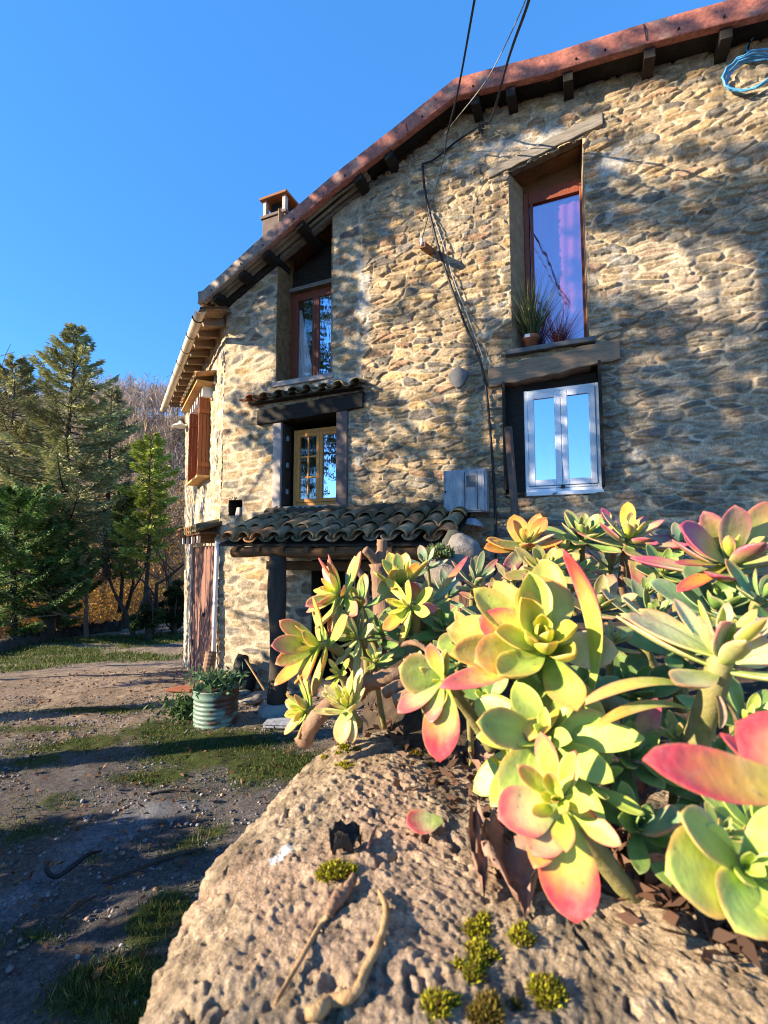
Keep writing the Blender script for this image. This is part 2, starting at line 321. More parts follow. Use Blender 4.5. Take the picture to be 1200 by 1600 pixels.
def make_ground():
    gx = np.concatenate([np.linspace(-400, -40, 30), np.linspace(-38, -9, 60), np.arange(-8.8, 1.5, .035), np.linspace(1.6, 20, 40), np.linspace(25, 400, 25)])
    gy = np.concatenate([np.linspace(-120, -3, 20), np.arange(-2.5, 1.2, .15), np.arange(1.3, 9, .03), np.arange(9.05, 22, .08), np.linspace(22.3, 130, 120), np.linspace(135, 600, 30)])
    X, Y = np.meshgrid(gx, gy); Z = zg(X, Y)
    gm = gpatch(GRASS, X, Y); n1 = fbm(X*1.7, Y*1.7, 3); n2 = fbm(X*9, Y*9, 9)
    g = sstep(gm+(n1-.5)*.9+(n2-.5)*.5, .34, .62)
    near = ((Y < 22) & (Y > .5)).astype(float)
    Z = Z+near*((fbm(X*2.2, Y*2.2, 21)-.5)*.07+(n2-.5)*.03+(fbm(X*30, Y*30, 5, 2)-.4)*.012)+g*.012*near
    base = np.array([.118, .103, .096])*(.55+.9*fbm(X*3, Y*3, 31)[..., None])
    dirt = np.array([.13, .088, .06]); dm = sstep(fbm(X*.9+3, Y*.9, 17), .45, .62)[..., None]
    c = base*(1-.55*dm)+dirt*.55*dm
    sunlit = sstep(Y, 4.2, 6.5)[..., None]; c = c*(1-sunlit*.75)+np.array([.40, .30, .215])*(.35+1.0*n1[..., None])*sunlit*.75  # lighter, warmer colour puts the sunlight on the far yard into the ground
    peb = sstep(fbm(X*26, Y*26, 41, 2), .55, .66)[..., None]; c = c*(1+.6*peb)
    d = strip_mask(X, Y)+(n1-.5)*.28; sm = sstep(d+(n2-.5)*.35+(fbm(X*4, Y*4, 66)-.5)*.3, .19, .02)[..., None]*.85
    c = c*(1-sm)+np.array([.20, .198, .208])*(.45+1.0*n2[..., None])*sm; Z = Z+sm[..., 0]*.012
    gc = np.array([.055, .068, .02])*(.5+1.0*n2[..., None]); c = c*(1-g[..., None])+gc*g[..., None]
    far = sstep(Y+.9*(X+10), 21, 24)[..., None]; c = c*(1-far)+np.array([.23, .125, .045])*(.4+1.1*n1[..., None])*far
    ny, nx = X.shape; idx = np.arange(nx*ny).reshape(ny, nx)
    Fq = np.stack([idx[:-1, :-1], idx[:-1, 1:], idx[1:, 1:], idx[1:, :-1]], -1).reshape(-1, 4)
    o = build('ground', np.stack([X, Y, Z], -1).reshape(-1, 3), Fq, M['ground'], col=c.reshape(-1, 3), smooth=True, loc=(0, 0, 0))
    tag(o, kind='structure')
make_ground()
def ggrad(n, box):
    X = rng.uniform(box[0], box[1], n); Y = rng.uniform(box[2], box[3], n); return X, Y
def make_grass():
    Vs = []; Cs = []
    for n, box, hmin, hmax, thr in ((260000, (-7, 0.6, 1.3, 7.6), .006, .028, .42), (60000, (-13, -2, 7.6, 21), .03, .08, .33), (30000, (-2.2, .3, 1.25, 3.4), .02, .07, .6), (60000, (-6, .5, 1.3, 6.5), .006, .03, .12)):
        X, Y = ggrad(n, box); gm = gpatch(GRASS, X, Y)+(fbm(X*1.7, Y*1.7, 3)-.5)*.9+(fbm(X*9, Y*9, 9)-.5)*.5
        k = gm > thr+rng.uniform(-.12, .22, n); X = X[k]; Y = Y[k]; n = len(X)
        P = np.stack([X, Y, zg(X, Y)-.01], -1); D = unit(np.stack([rng.normal(0, .5, n), rng.normal(0, .5, n), np.ones(n)], -1))
        V, Fq = cards(P, D, rng.uniform(hmin, hmax, n)*1.4+.008, rng.uniform(.003, .009, n)*(1+(Y > 7)*2.0)); Vs.append(V)
        c = np.array([.068, .10, .02])*rng.uniform(.5, 1.7, (n, 1)); c[rng.random(n) < .12] = (.28, .22, .09)
        Cs.append(np.repeat(c, 4, 0))
    V = np.vstack(Vs)
    tag(build('grass', V, np.arange(len(V)).reshape(-1, 4), M['grass'], col=np.vstack(Cs), loc=(0, 0, 0)), 'short patchy green grass growing through the gravel yard', 'grass', kind='stuff')
make_grass()
ICO_V = None
def ico():
    import bmesh
    bm = bmesh.new(); bmesh.ops.create_icosphere(bm, subdivisions=1, radius=1); v = np.array([x.co for x in bm.verts]); f = np.array([[a.index for a in q.verts] for q in bm.faces]); bm.free(); return v, f
ICO_V, ICO_F = ico()
def make_gravel():
    n = 20000; X, Y = ggrad(n, (-5.5, .5, 1.35, 6.8)); k = (fbm(X*1.1, Y*1.1, 77) > .36) & (gpatch(GRASS, X, Y) < .6); X = X[k]; Y = Y[k]; n = len(X)
    r = .004+.017*rng.random(n)**4; sc3 = rng.uniform(.6, 1.2, (n, 3))*np.array([1, 1, .6])
    V = ICO_V[None]*(sc3*r[:, None])[:, None, :]*rng.uniform(.8, 1.2, (n, len(ICO_V), 1)) + np.stack([X, Y, zg(X, Y)+r*.25], -1)[:, None, :]
    Fq = (ICO_F[None]+np.arange(n)[:, None, None]*len(ICO_V)).reshape(-1, 3)
    c = np.array([.17, .155, .15])*rng.uniform(.4, 1.8, (n, 1)); c[rng.random(n) < .15] *= np.array([1.5, 1.1, .8])
    tag(build('gravel', V.reshape(-1, 3), Fq, M['stoneattr'], col=np.repeat(c, len(ICO_V), 0), loc=(0, 0, 0)), 'loose grey gravel scattered over the yard', 'gravel', kind='stuff')
    n = 2200; X, Y = ggrad(n, (-6, .4, 1.4, 9.5)); P = np.stack([X, Y, zg(X, Y)+.02], -1)
    V, Fq = cards(P, unit(np.stack([rng.normal(size=n), rng.normal(size=n), rng.uniform(0, .5, n)], -1)), rng.uniform(.02, .07, n), rng.uniform(.015, .04, n))
    c = np.array([.17, .085, .04])*rng.uniform(.4, 1.5, (n, 1))
    tag(build('leaf_litter', V, Fq, M['leaf'], col=np.repeat(c, 4, 0), loc=(0, 0, 0)), 'brown fallen leaves strewn on the gravel', 'leaf litter', kind='stuff')
make_gravel()

# ------------------------------------------------------------------ the stone house
house = empty('stone_house', C0, 'old two storey rubble stone house with red roof edge', 'house')
ROOF = [gp(*p, .3) for p in [(318, 473), (400, 399), (520, 298), (610, 235), (712, 154), (860, 118), (1000, 72), (1200, 22)]]
ROOF = [(-.2, 5.88), (.82, 6.38), (2.13, 7.0), (3.01, 7.34), (3.9, 7.70), (5.03, 7.53), (5.96, 7.45), (7.07, 7.30), (9.2, 7.02)]
rt = np.array([p[0] for p in ROOF]); rz = np.array([p[1] for p in ROOF])
def roofz(t): return np.interp(t, rt, rz)
W4 = [(1.0, 4.52), (1.95, 4.52), (1.95, 7.3), (1.0, 7.3)]
W2 = [(1.13, 2.62), (2.07, 2.62), (2.07, 3.92), (1.13, 3.92)]
W3 = [(4.375, 2.66), (5.445, 2.66), (5.445, 4.08), (4.375, 4.05)]
W1 = [(4.49, 4.40), (5.355, 4.40), (5.355, 6.86), (4.49, 6.72)]
PD = [gp(488, 1060), gp(580, 1060), gp(580, 880), gp(488, 880)]
HOLE = [gp(358, 806), gp(379, 806), gp(379, 781), gp(358, 781)]
def rubble(T, Z, seed, sx, sz, rem=.40):
    wt = T+.09*(fbm(T*2.2, Z*2.2, seed+1)-.5)+.045*(fbm(T*8, Z*10, seed+2, 4)-.5)
    wz = Z+.075*(fbm(T*1.0, Z*2.0, seed+3)-.5)+.032*(fbm(T*6, Z*10, seed+4, 4)-.5)
    a = wt/sx; b = wz/sz; bi = np.floor(b); a = a+hsh(bi*0+3, np.floor(b/1.0)*0, seed)*0
    d1 = np.full(T.shape, 99.); d2 = d1.copy(); i1 = np.zeros(T.shape); s1x = d1*0; s1y = d1*0; s2x = d1*0; s2y = d1*0
    ai = np.floor(a)
    for dj in (-2, -1, 0, 1, 2):
        for di in (-2, -1, 0, 1, 2):
            ci = ai+di; cj = bi+dj
            x = ci+.5+.85*(hsh(ci, cj, seed+5)-.5)+.5*(np.mod(cj, 2)); y = cj+.5+.62*(hsh(ci, cj, seed+6)-.5)
            wgt = .5*hsh(ci, cj, seed+7)
            d = ((np.abs(a-x)*.92)**3.4+(np.abs(b-y)*1.08)**3.4)**(1/3.4)-wgt*.55+np.where(hsh(ci, cj, seed+8) < rem, 50, 0)
            n1 = d < d1; n2 = (~n1) & (d < d2)
            d2 = np.where(n1, d1, np.where(n2, d, d2)); s2x = np.where(n1, s1x, np.where(n2, x, s2x)); s2y = np.where(n1, s1y, np.where(n2, y, s2y))
            d1 = np.where(n1, d, d1); s1x = np.where(n1, x, s1x); s1y = np.where(n1, y, s1y)
            i1 = np.where(n1, hsh(ci, cj, seed+9), i1)
    e = (d2-d1)*.55
    return i1, e, a-s1x, b-s1y
PAL = np.array([[.40, .295, .18], [.43, .305, .165], [.37, .285, .19], [.33, .262, .18], [.45, .345, .22], [.29, .24, .175], [.225, .205, .175], [.35, .23, .15], [.40, .31, .205], [.17, .155, .14]])
def stone_sheet(fr, t0, t1, z0, z1, res, seed, sx, sz, topf, holes, rough, mort, name, parent, pale=None, endf=None):
    ts = np.arange(t0, t1+res*.5, res); zs = np.arange(z0, z1+res*.5, res); T, Z = np.meshgrid(ts, zs)
    i1, e, lx, ly = rubble(T, Z, seed, sx, sz)
    if seed == 5:                       # squarer blocks left of the old seam, thin flat rubble right of it
        j = rubble(T, Z, 15, .30, .135, .15); seam = 2.42+.10*(fbm(Z*3, T*0, 71)-.5)-.25*sstep(Z, 4.4, 3.6); lf = T < seam; ds = np.abs(T-seam)*4
        i1, e, lx, ly = [np.where(lf, a, b) for a, b in zip(j, (i1, e, lx, ly))]; e = np.minimum(e, ds)
    ro = rough(T, Z); mo = mort(T, Z)      # relief amplitude, mortar width
    r2 = np.mod(i1*17.31, 1); r3 = np.mod(i1*71.7, 1); r4 = np.mod(i1*133.3, 1)
    en = e+.05*(fbm(T*40, Z*40, seed+11, 2)-.45)
    st_ = sstep(en, mo*.35, mo+.075)
    lam = fbm(T*5+i1*37, Z*55+i1*91, seed+31, 3); chip = sstep(fbm(T*19+i1*11, Z*26, seed+33, 3), .56, .66)
    h = -.014*(1-st_)*sstep(mo, .12, .06) + st_*(.006+.036*r2**1.3)*ro + st_*((r3-.5)*lx*.024+(r4-.5)*ly*.020)*ro + st_*(lam-.5)*.016*ro - st_*chip*.010*ro + (fbm(T*14, Z*22, seed+12)-.5)*.022*ro*st_ + (fbm(T*45, Z*60, seed+13, 3)-.5)*.011*(.5+ro*.6) + (fbm(T*1.2, Z*1.2, seed+14)-.5)*.035
    ci = np.minimum((i1*10).astype(int), 9); c = PAL[ci]*np.array([1.12, 1.06, .97])*(.78+.46*r3[..., None])*(.72+.56*lam[..., None])
    sm = fbm(T*9, Z*16, seed+15)[..., None]; c = c*(.50+1.0*sm)
    stain = sstep(fbm(T*8+9, Z*8, seed+19), .56, .7)[..., None]; c = c*(1-.35*stain)+np.array([.10, .10, .095])*.35*stain
    # regional tone: greyer to the lower right, ochre in the middle
    gr = np.clip(sstep(T, 4.4, 6.2)*sstep(Z, 6.8, 4.5)*.5+.35*sstep(fbm(T*1.3, Z*1.6, seed+41), .5, .65), 0, .6)[..., None]; lum = c.mean(-1, keepdims=True); c = c*(1-gr)+lum*np.array([1.0, .93, .80])*.95*gr
    mc = np.array([.52, .42, .29])*(.6+.8*fbm(T*10, Z*10, seed+16)[..., None])
    deep = sstep(mo, .10, .05)[..., None]; mc = mc*(1-.62*deep)+np.array([.20, .155, .11])*.62*deep
    mk = st_[..., None]; c = c*mk+mc*(1-mk)
    if pale is not None:
        pm = pale(T, Z)+(fbm(T*5, Z*5, seed+17)-.5)*1.1+(fbm(T*22, Z*22, seed+18, 3)-.5)*.5; pm = sstep(pm, .35, .65)*(1-.55*sstep(e, .18, .35)); h = h*(1-pm*.7)+pm*.012+pm*(fbm(T*30, Z*30, seed+23, 3)-.5)*.012
        c = c*(1-pm[..., None]*.85)+np.array([.47, .44, .39])*(.8+.4*fbm(T*18, Z*18, seed+24)[..., None])*pm[..., None]*.85
    Tc = (T[:-1, :-1]+res/2); Zc = (Z[:-1, :-1]+res/2); keep = Zc < topf(Tc)
    for q in holes: keep &= ~inpoly(Tc, Zc, q)
    if endf is not None: keep &= Tc < endf(Zc)
    V = fr(0, 0, 0)[None, None]+0; A = fr(1, 0, 0)-fr(0, 0, 0); B = fr(0, 0, 1)-fr(0, 0, 0)
    P = V+A*T[..., None]+ZV*Z[..., None]+B*h[..., None]
    ny, nx = T.shape; idx = np.arange(nx*ny).reshape(ny, nx)
    Fq = np.stack([idx[:-1, :-1], idx[:-1, 1:], idx[1:, 1:], idx[1:, :-1]], -1)[keep]
    used = np.unique(Fq); rm = np.full(nx*ny, -1); rm[used] = np.arange(len(used))
    return build(name, P.reshape(-1, 3)[used], rm[Fq], M['wall'], parent, c.reshape(-1, 3)[used], True)
def blobs(lst):
    def f(T, Z):
        m = np.zeros(T.shape)
        for t, z, a, b, k in lst: m = np.maximum(m, k*np.exp(-((T-t)/a)**2-((Z-z)/b)**2))
        return m
    return f
palef = blobs([(4.6, 7.05, .9, .22, .75), (5.6, 6.3, .28, .9, .62), (5.7, 5.2, .3, .8, .45), (2.45, 5.4, .16, 1.2, .75), (1.5, 4.3, 1.1, .18, .8), (.85, 3.2, .4, .7, .42), (2.4, 3.2, .5, .6, .42), (.6, 4.8, .5, .9, .35), (3.0, 6.4, .5, .3, .35), (4.2, 4.9, .3, .9, .4), (6.6, 5.0, .8, .3, .35), (5.75, 3.3, .25, .7, .38)])
stone_sheet(G, 0, 8.6, -1.0, 7.75, .0105, 5, .19, .068, lambda t: roofz(t)+.02, [W4, W2, W3, W1, PD, HOLE],
            lambda T, Z: .42+.46*sstep(T, 2.2, 2.6)*(1-.2*sstep(T, 5.4, 6.4)), lambda T, Z: .14-.06*sstep(T, 2.3, 2.5)+.012*sstep(T, 5.3, 6.2)+.10*(fbm(T*1.6, Z*1.6, 91)-.5), 'gable_wall', house, palef)
endf = lambda Z: np.interp(Z, [-1.2, -.56, 5.1, 6], [3.4, 3.52, 4.62, 4.7])
DOORQ = [sp(297, 1054), (-.0+.02, -.05), (.02, 2.05), (2.67, 2.04)]
DOORQ = [(2.68, -.60), (.16, -.06), (.16, 2.06), (2.68, 2.04)]
SHW = [(1.18, 3.35), (2.35, 3.35), (2.35, 4.72), (1.18, 4.72)]
stone_sheet(S, 0, 4.8, -1.4, 6.0, .016, 12, .24, .11, lambda t: np.full(np.shape(t), 5.75), [DOORQ, SHW], lambda T, Z: .5+0*T, lambda T, Z: .12+0*T, 'side_wall', house,
            lambda T, Z: .55+0*T, endf)
# far end, back and right side of the house, inner backing
mb = MB()
e0, e1 = S(3.5, -1.3), S(4.62, 5.7); far = S(3.5, -1.3)+U*9-N*3; far = G(9, -1.3, -6.5)
B1 = [S(3.5, -1.3), S(4.62, 5.8), G(4.4, 7.7, -6.5), G(9, 7.0, -6.5), G(9, -1.3, -6.5)]
mb.prism(B1, -N*.2); mb.gbox(8.55, 8.75, -1.3, 7.05, -6.5, -.02)
mb.build('rear_wall', M['reveal'], house)
# reveals: splayed jambs of the openings (thin slabs proud of the raw wall edges)
def reveal(name, q, depth, parent, m, splay=0, top=True, bottom=True, TH=.014):
    mb = MB(); (a0, z0), (a1, _), (a1t, z1r), (a0t, z1l) = q
    L0, L1 = G(a0, z0, .004), G(a0t, z1l, .004); l0, l1 = G(a0+splay, z0, -depth), G(a0t+splay, z1l, -depth)
    R0, R1 = G(a1, z0, .004), G(a1t, z1r, .004); r0, r1 = G(a1-splay*.2, z0, -depth), G(a1t-splay*.2, z1r, -depth)
    mb.prism([L0, l0, l1, L1], -U*TH); mb.prism([R0, r0, r1, R1], U*TH)
    if bottom: mb.prism([L0, R0, r0, l0], -ZV*.05)
    if top: mb.prism([L1, R1, r1, l1], ZV*.05)
    return mb.build(name, m, parent)
reveal('reveal', W4, .42, house, M['brownreveal'], 0, top=False)
reveal('reveal', W2, .34, house, M['room'], 0)
reveal('reveal', W3, .24, house, M['darkwood'], 0)
reveal('reveal', W1, .36, house, M['reveal'], .14, top=False)
reveal('reveal', HOLE, .25, house, M['darkwood'], 0)  # reveal and back of the niche coloured near black for its inner shade
reveal('reveal', PD, .5, house, M['darkwood'], 0)
mb = MB(); mb.gbox(HOLE[0][0], HOLE[1][0], HOLE[0][1], HOLE[2][1], -.27, -.25); mb.build('niche_back', M['darkwood'], house)
ns_ = MB(); ns_.tube([G((HOLE[0][0]+HOLE[1][0])/2+.01, HOLE[0][1], -.08), G((HOLE[0][0]+HOLE[1][0])/2+.01, HOLE[0][1]+.13, -.08)], [.075, .055], 9, wob=.3); ns_.build('niche_stone', M['jambpale'], house)
# lintels
def plank(name, q, o0, o1, m, parent, bev=.01):
    mb = MB(); mb.prism([G(t, z, o1) for t, z in q], N*(o0-o1)); return mb.build(name, m, parent, bevel=bev)
def sub(a, b, n=14, ja=.008):          # irregular long outline between two corner pairs (lower, upper)
    out = []
    for k in range(n+1): f = k/n; out.append((a[0][0]*(1-f)+a[1][0]*f, a[0][1]*(1-f)+a[1][1]*f+random.uniform(-ja, ja)))
    for k in range(n+1): f = 1-k/n; out.append((b[0][0]*(1-f)+b[1][0]*f, b[0][1]*(1-f)+b[1][1]*f+random.uniform(-ja, ja)))
    return out
lw = plank('lintel', sub(((4.25, 6.70), (5.58, 6.93)), ((4.22, 6.80), (5.58, 7.09))), -.12, .045, M['lintel'], house)
mb = MB(); mb.prism([G(4.40, 6.715, -.12), G(5.36, 6.875, -.12), G(5.36, 6.875, -.42), G(4.52, 6.715, -.42)], ZV*.1); mb.build('lintel_soffit', M['underwood'], house)
plank('lintel', sub(((4.20, 3.98), (5.66, 4.10)), ((4.20, 4.215), (5.66, 4.34)), ja=.012), -.2, .05, M['oldwood'], house)
t0_, z0_ = gp(405, 664); t1_, z1_ = gp(570, 637)
plank('lintel', sub(((.70, 3.885), (2.49, 3.935)), ((.70, 4.11), (2.49, 4.17))), -.30, .06, M['darkwood'], house)
# sills
mb = MB(); mb.gbox(4.42, 5.42, 4.34, 4.40, -.36, .09); mb.build('sill', M['slate'], house, bevel=.01)
mb = MB(); mb.gbox(.95, 2.0, 4.44, 4.52, -.4, .03); mb.build('sill', M['jambpale'], house, bevel=.01)
mb = MB(); mb.gbox(1.08, 1.95, 2.55, 2.62, -.3, .05); mb.build('sill', M['sill'], house, bevel=.01)
# dressed jambs of the middle window
mb = MB(); mb.gbox(.99, 1.13, 2.56, 3.88, -.05, .035); mb.build('jamb', M['jambpale'], house, bevel=.008)
mb = MB(); mb.gbox(2.07, 2.24, 2.56, 3.95, -.2, .045); mb.build('jamb', M['jambstone'], house, bevel=.01)
# ---- windows (frame, panes, curtain are sub-parts)
def frame_bars(q, o, w, d, m, name, parent, bars=()):
    """rectangular frame q=(t0,t1,z0,z1) at depth o"""
    t0, t1, z0, z1 = q; mb = MB()
    mb.gbox(t0, t0+w, z0, z1, o-d, o); mb.gbox(t1-w, t1, z0, z1, o-d, o); mb.gbox(t0+w, t1-w, z0, z0+w, o-d, o-.002); mb.gbox(t0+w, t1-w, z1-w, z1, o-d, o-.002)
    for b in bars: mb.gbox(*b[:4], o-d*.8, o-.004+(b[4] if len(b) > 4 else 0))
    return mb.build(name, m, parent, bevel=.006)
def pane(q, o, m, parent, name='pane'):
    mb = MB(); mb.gbox(q[0], q[1], q[2], q[3], o-.006, o); return mb.build(name, m, parent)
def room(q, o, parent, d=.5, m=None):
    t0, t1, z0, z1 = q; mb = MB()
    mb.gbox(t0-.1, t1+.1, z0-.1, z1+.1, o-d-.05, o-d); mb.gbox(t0-.15, t0-.1, z0-.1, z1+.1, o-d, o); mb.gbox(t1+.1, t1+.15, z0-.1, z1+.1, o-d, o)
    mb.gbox(t0-.1, t1+.1, z0-.15, z0-.1, o-d, o); mb.gbox(t0-.1, t1+.1, z1+.1, z1+.15, o-d, o)
    return mb.build('dark_interior', m or M['room'], parent)
def drape(t0, t1, z0, z1, o, parent, m, amp=.02, k=9, taper=None, name='curtain'):
    nt, nz = 60, 20; V = []
    for j in range(nz+1):
        f = j/nz; z = z0+(z1-z0)*f
        for i in range(nt+1):
            g = i/nt; tr = t1 if taper is None else t1+(taper-t1)*f
            V.append(G(t0+(tr-t0)*g, z, o+amp*math.sin(g*k*6.28+.5*math.sin(f*4))))
    Fq = np.array([(j*(nt+1)+i, j*(nt+1)+i+1, (j+1)*(nt+1)+i+1, (j+1)*(nt+1)+i) for j in range(nz) for i in range(nt)])
    return build(name, np.array(V), Fq, m, parent, smooth=True)
# upper right tall window
wA = frame_bars((4.63, 5.36, 4.41, 6.63), -.33, .06, .07, M['redframe'], 'window', house, [(4.69, 5.30, 6.47, 6.58), (4.705, 4.74, 4.47, 6.5)])
pane((4.70, 5.30, 4.47, 6.57), -.37, M['glass2'], wA); room((4.63, 5.36, 4.41, 6.7), -.42, wA, .6)
drape(4.70, 5.31, 4.46, 6.55, -.43, wA, M['curtain'], .007, 5)
mb = MB(); mb.gbox(4.56, 5.40, 6.632, 6.86, -.40, -.34); mb.build('transom_board', M['beam'], house)
# white two-leaf window
wB = frame_bars((4.60, 5.44, 2.67, 3.92), -.10, .045, .07, M['pvc'], 'window', house, [(4.645, 5.395, 2.72, 2.745)])
for a, b in ((4.647, 5.018), (5.022, 5.393)):
    s_ = frame_bars((a, b, 2.75, 3.873), -.085, .07, .05, M['pvc'], 'sash', wB)
    pane((a+.065, b-.065, 2.81, 3.81), -.108, M['glass'], wB)
room((4.6, 5.44, 2.7, 3.86), -.17, wB, .4)
mb = MB(); mb.gbox(5.0, 5.045, 2.705, 2.74, -.09, -.06); mb.build('drain_cap', M['iron'], wB)
mb = MB(); mb.gbox(4.62, 5.45, 2.62, 2.665, -.1, .02); mb.build('sill', M['pvc'], wB, bevel=.006)
mb = MB(); mb.gbox(4.40, 4.60, 2.66, 4.04, -.14, -.11); mb.build('dark_panel', M['darkwood'], house)
mb = MB(); mb.gbox(4.60, 5.42, 3.922, 4.06, -.2, -.15); mb.build('dark_panel', M['darkwood'], house)  # dark sheet stands in for the shaded gap above the frame
# open shutter edges beside the white window
mb = MB(); mb.gbox(4.37, 4.40, 2.70, 4.02, -.1, .07); mb.build('shutter', M['darkwood'], house)
mb = MB(); mb.gbox(5.43, 5.46, 2.70, 4.08, -.08, .16); mb.build('shutter', M['darkwood'], house)
# golden window
wC = frame_bars((1.20, 2.07, 2.63, 3.80), -.20, .06, .06, M['oakframe'], 'window', house)
for a, b, div in ((1.262, 1.66, True), (1.662, 2.06, False)):
    bars = [((a+b)/2-.012, (a+b)/2+.012, 2.75, 3.69)]+[(a+.055, b-.055, z-.012, z+.012, -.004) for z in (3.07, 3.38)] if div else ()
    frame_bars((a, b, 2.692, 3.738), -.19, .055, .04, M['oakframe'], 'sash', wC, bars)
    pane((a+.05, b-.05, 2.74, 3.69), -.212, M['glassd'] if div else M['glass'], wC)
room((1.2, 2.07, 2.63, 3.8), -.27, wC, .4)
mb = MB(); mb.gbox(1.135, 1.165, 2.65, 3.86, -.18, -.02); sh = mb.build('shutter', M['iron'], house)
for z in (2.85, 3.25, 3.65):
    mb = MB(); mb.gbox(1.165, 1.185, z-.035, z+.035, -.10, -.06); mb.build('hinge', M['meter'], sh)
# upper left window
wD = frame_bars((1.0, 1.95, 4.53, 6.07), -.36, .075, .08, M['redframe'], 'window', house)
for a, b in ((1.077, 1.47), (1.472, 1.87)):
    frame_bars((a, b, 4.607, 5.993), -.345, .06, .05, M['redframe'], 'sash', wD)
    pane((a+.055, b-.055, 4.66, 5.94), -.367, M['glassd'] if a < 1.2 else M['glass'], wD)
room((1.0, 1.95, 4.53, 6.07), -.45, wD, .5)
drape(1.10, 1.42, 4.62, 5.82, -.42, wD, M['netting'], .012, 4, taper=1.16)
mb = MB(); mb.gbox(1.0, 1.95, 6.075, 6.14, -.42, -.28); mb.build('window_head', M['lintel'], house, bevel=.008)
mb = MB(); mb.prism([G(1.0, 6.14, -.40), G(1.95, 6.14, -.40), G(1.95, roofz(1.95), -.40), G(1.0, roofz(1.0), -.40)], -N*.1); mb.build('dark_panel', M['darkwood'], house)  # dark infill stands in for shade in the open top of the recess
# porch opening: dark back room with a barred window
wE = frame_bars((PD[0][0]+.15, PD[1][0], PD[3][1]-.95, PD[3][1]-.1), -.5, .05, .05, M['room'], 'window', house)
mb = MB()
for k in range(9):
    t = PD[0][0]+.25+k*.075; mb.gbox(t, t+.014, PD[3][1]-.85, PD[3][1]-.14, -.49, -.475)
mb.gbox(PD[0][0]+.2, PD[1][0]-.05, PD[3][1]-.5, PD[3][1]-.47, -.49, -.47)
mb.build('window_bars', M['whitepaint'], wE); room((PD[0][0]+.1, PD[1][0], PD[0][1], PD[3][1]), -.5, wE, .3)
pane((PD[0][0]+.2, PD[1][0]-.05, PD[3][1]-.9, PD[3][1]-.15), -.52, M['glassd'], wE)
# ---- roof: slabs, verge board, purlin ends, soffit sheets
mb = MB(); o_f = .27
Lf = [(t, z) for t, z in ROOF if t <= 3.91]; Rf = [(t, z) for t, z in ROOF if t >= 3.89]
eaveN = S(-.42, 5.62, .34); eaveF = S(5.3, 5.58, .34); rF = G(3.9, 7.75, -7.0)
rear = lambda t: (eaveF+ZV*.05)*(1-(t+.2)/4.1)+rF*((t+.2)/4.1) if t <= 3.9 else G(t, roofz(t)+.07, -7.0)
for (ta, za), (tb, zb) in zip(ROOF[:-1], ROOF[1:]):
    mb.prism([G(ta, za+.07, o_f), G(tb, zb+.07, o_f), rear(tb), rear(ta)], ZV*.07, (.22, .12, .07))
mb.build('roof', M['tile'], house, col=True)
# verge board (outline measured, slightly wavy, worn paint)
top = [(310, 457), (352, 428), (405, 382), (455, 340), (520, 288), (570, 250), (620, 208), (668, 160), (712, 122), (790, 100), (860, 80), (930, 61), (1000, 41), (1100, 6), (1200, -28), (1330, -70)]
def dens(lst, n):
    a = np.array(lst); k = np.concatenate([[0], np.cumsum(np.hypot(*(a[1:]-a[:-1]).T))]); s = np.linspace(0, k[-1], n); return np.stack([np.interp(s, k, a[:, 0]), np.interp(s, k, a[:, 1])], -1)
tp = [gp(*p, .31) for p in top]
nT = 240; tq = dens(tp, nT); V = []; cc = []
for i in range(nT):
    t, z = tq[i]; zb = roofz(t)
    z = zb+.225+.02*float(sstep(np.array(t), 2.5, 4.2))-.03*float(sstep(np.array(t), 1.2, 0))
    wob = (fbm(np.array(t*3.), np.array(1.), 4)-.5)*.03
    for k, (zz, oo) in enumerate(((z, .19), (z+.004, .318), (z-.012, .326), ((z+zb)/2+.02, .312+wob), (zb+.014, .322), (zb, .314), (zb, .24))):
        V.append(G(t, zz+wob*.4, oo))
        nse = fbm(np.array(t*2.4), np.array(k*.7), 8); ws = sstep(np.array(t), 1.9, .5)*.9
        c = np.array([.36, .125, .085])*(.75+.5*nse); g = np.array([.30, .235, .18])*(.6+.8*nse)
        wear = max(float(ws), float(sstep(fbm(np.array(t*6), np.array(k*1.3), 15), .6, .72))*.6); c = c*(1-wear)+g*wear
        if k == 0 or k == 1: c = c*.6+np.array([.08, .07, .06])*.4
        cc.append(c)
K = 7
Fq = np.array([(i*K+j, (i+1)*K+j, (i+1)*K+j+1, i*K+j+1) for i in range(nT-1) for j in range(K-1)])
vb = build('verge_board', np.array(V), Fq, M['fascia'], house, np.array(cc), False)
# joints / seams and nails in the verge
for px in (505, 635, 1005):
    t, z = gp(px, 60, .33); 
    t = float(np.interp(px, [p[0] for p in top], [q[0] for q in tp])); zz = float(np.interp(t, [q[0] for q in tp], [q[1] for q in tp]))
    mb = MB(); mb.prism([G(t, zz-.01, .328), G(t+.012, zz-.02, .328), G(t+.03, roofz(t)+.03, .328), G(t+.018, roofz(t)+.03, .328)], N*.004); mb.build('seam', M['iron'], vb)
for px in (332, 378, 412, 460, 540, 660, 740, 900, 945, 1060, 1130):
    t = float(np.interp(px, [p[0] for p in top], [q[0] for q in tp])); zz = roofz(t)+.07
    mb = MB(); mb.lathe((0, 0, 0), [(.012, 0), (.012, .01), (.006, .02)], 8); v = np.vstack(mb.v); mb.v = [np.array([G(t, zz, .322)+U*a[0]+ZV*a[1]+N*a[2] for a in v])]; mb.build('nail_head', M['iron'], vb)
# corner end of the verge
mb = MB(); mb.prism([G(-.22, 5.87, .30), G(-.18, 5.87, .02), G(-.18, 6.0, .02), G(-.24, 5.99, .30)], U*.02); mb.build('verge_end', M['cowl'], house)
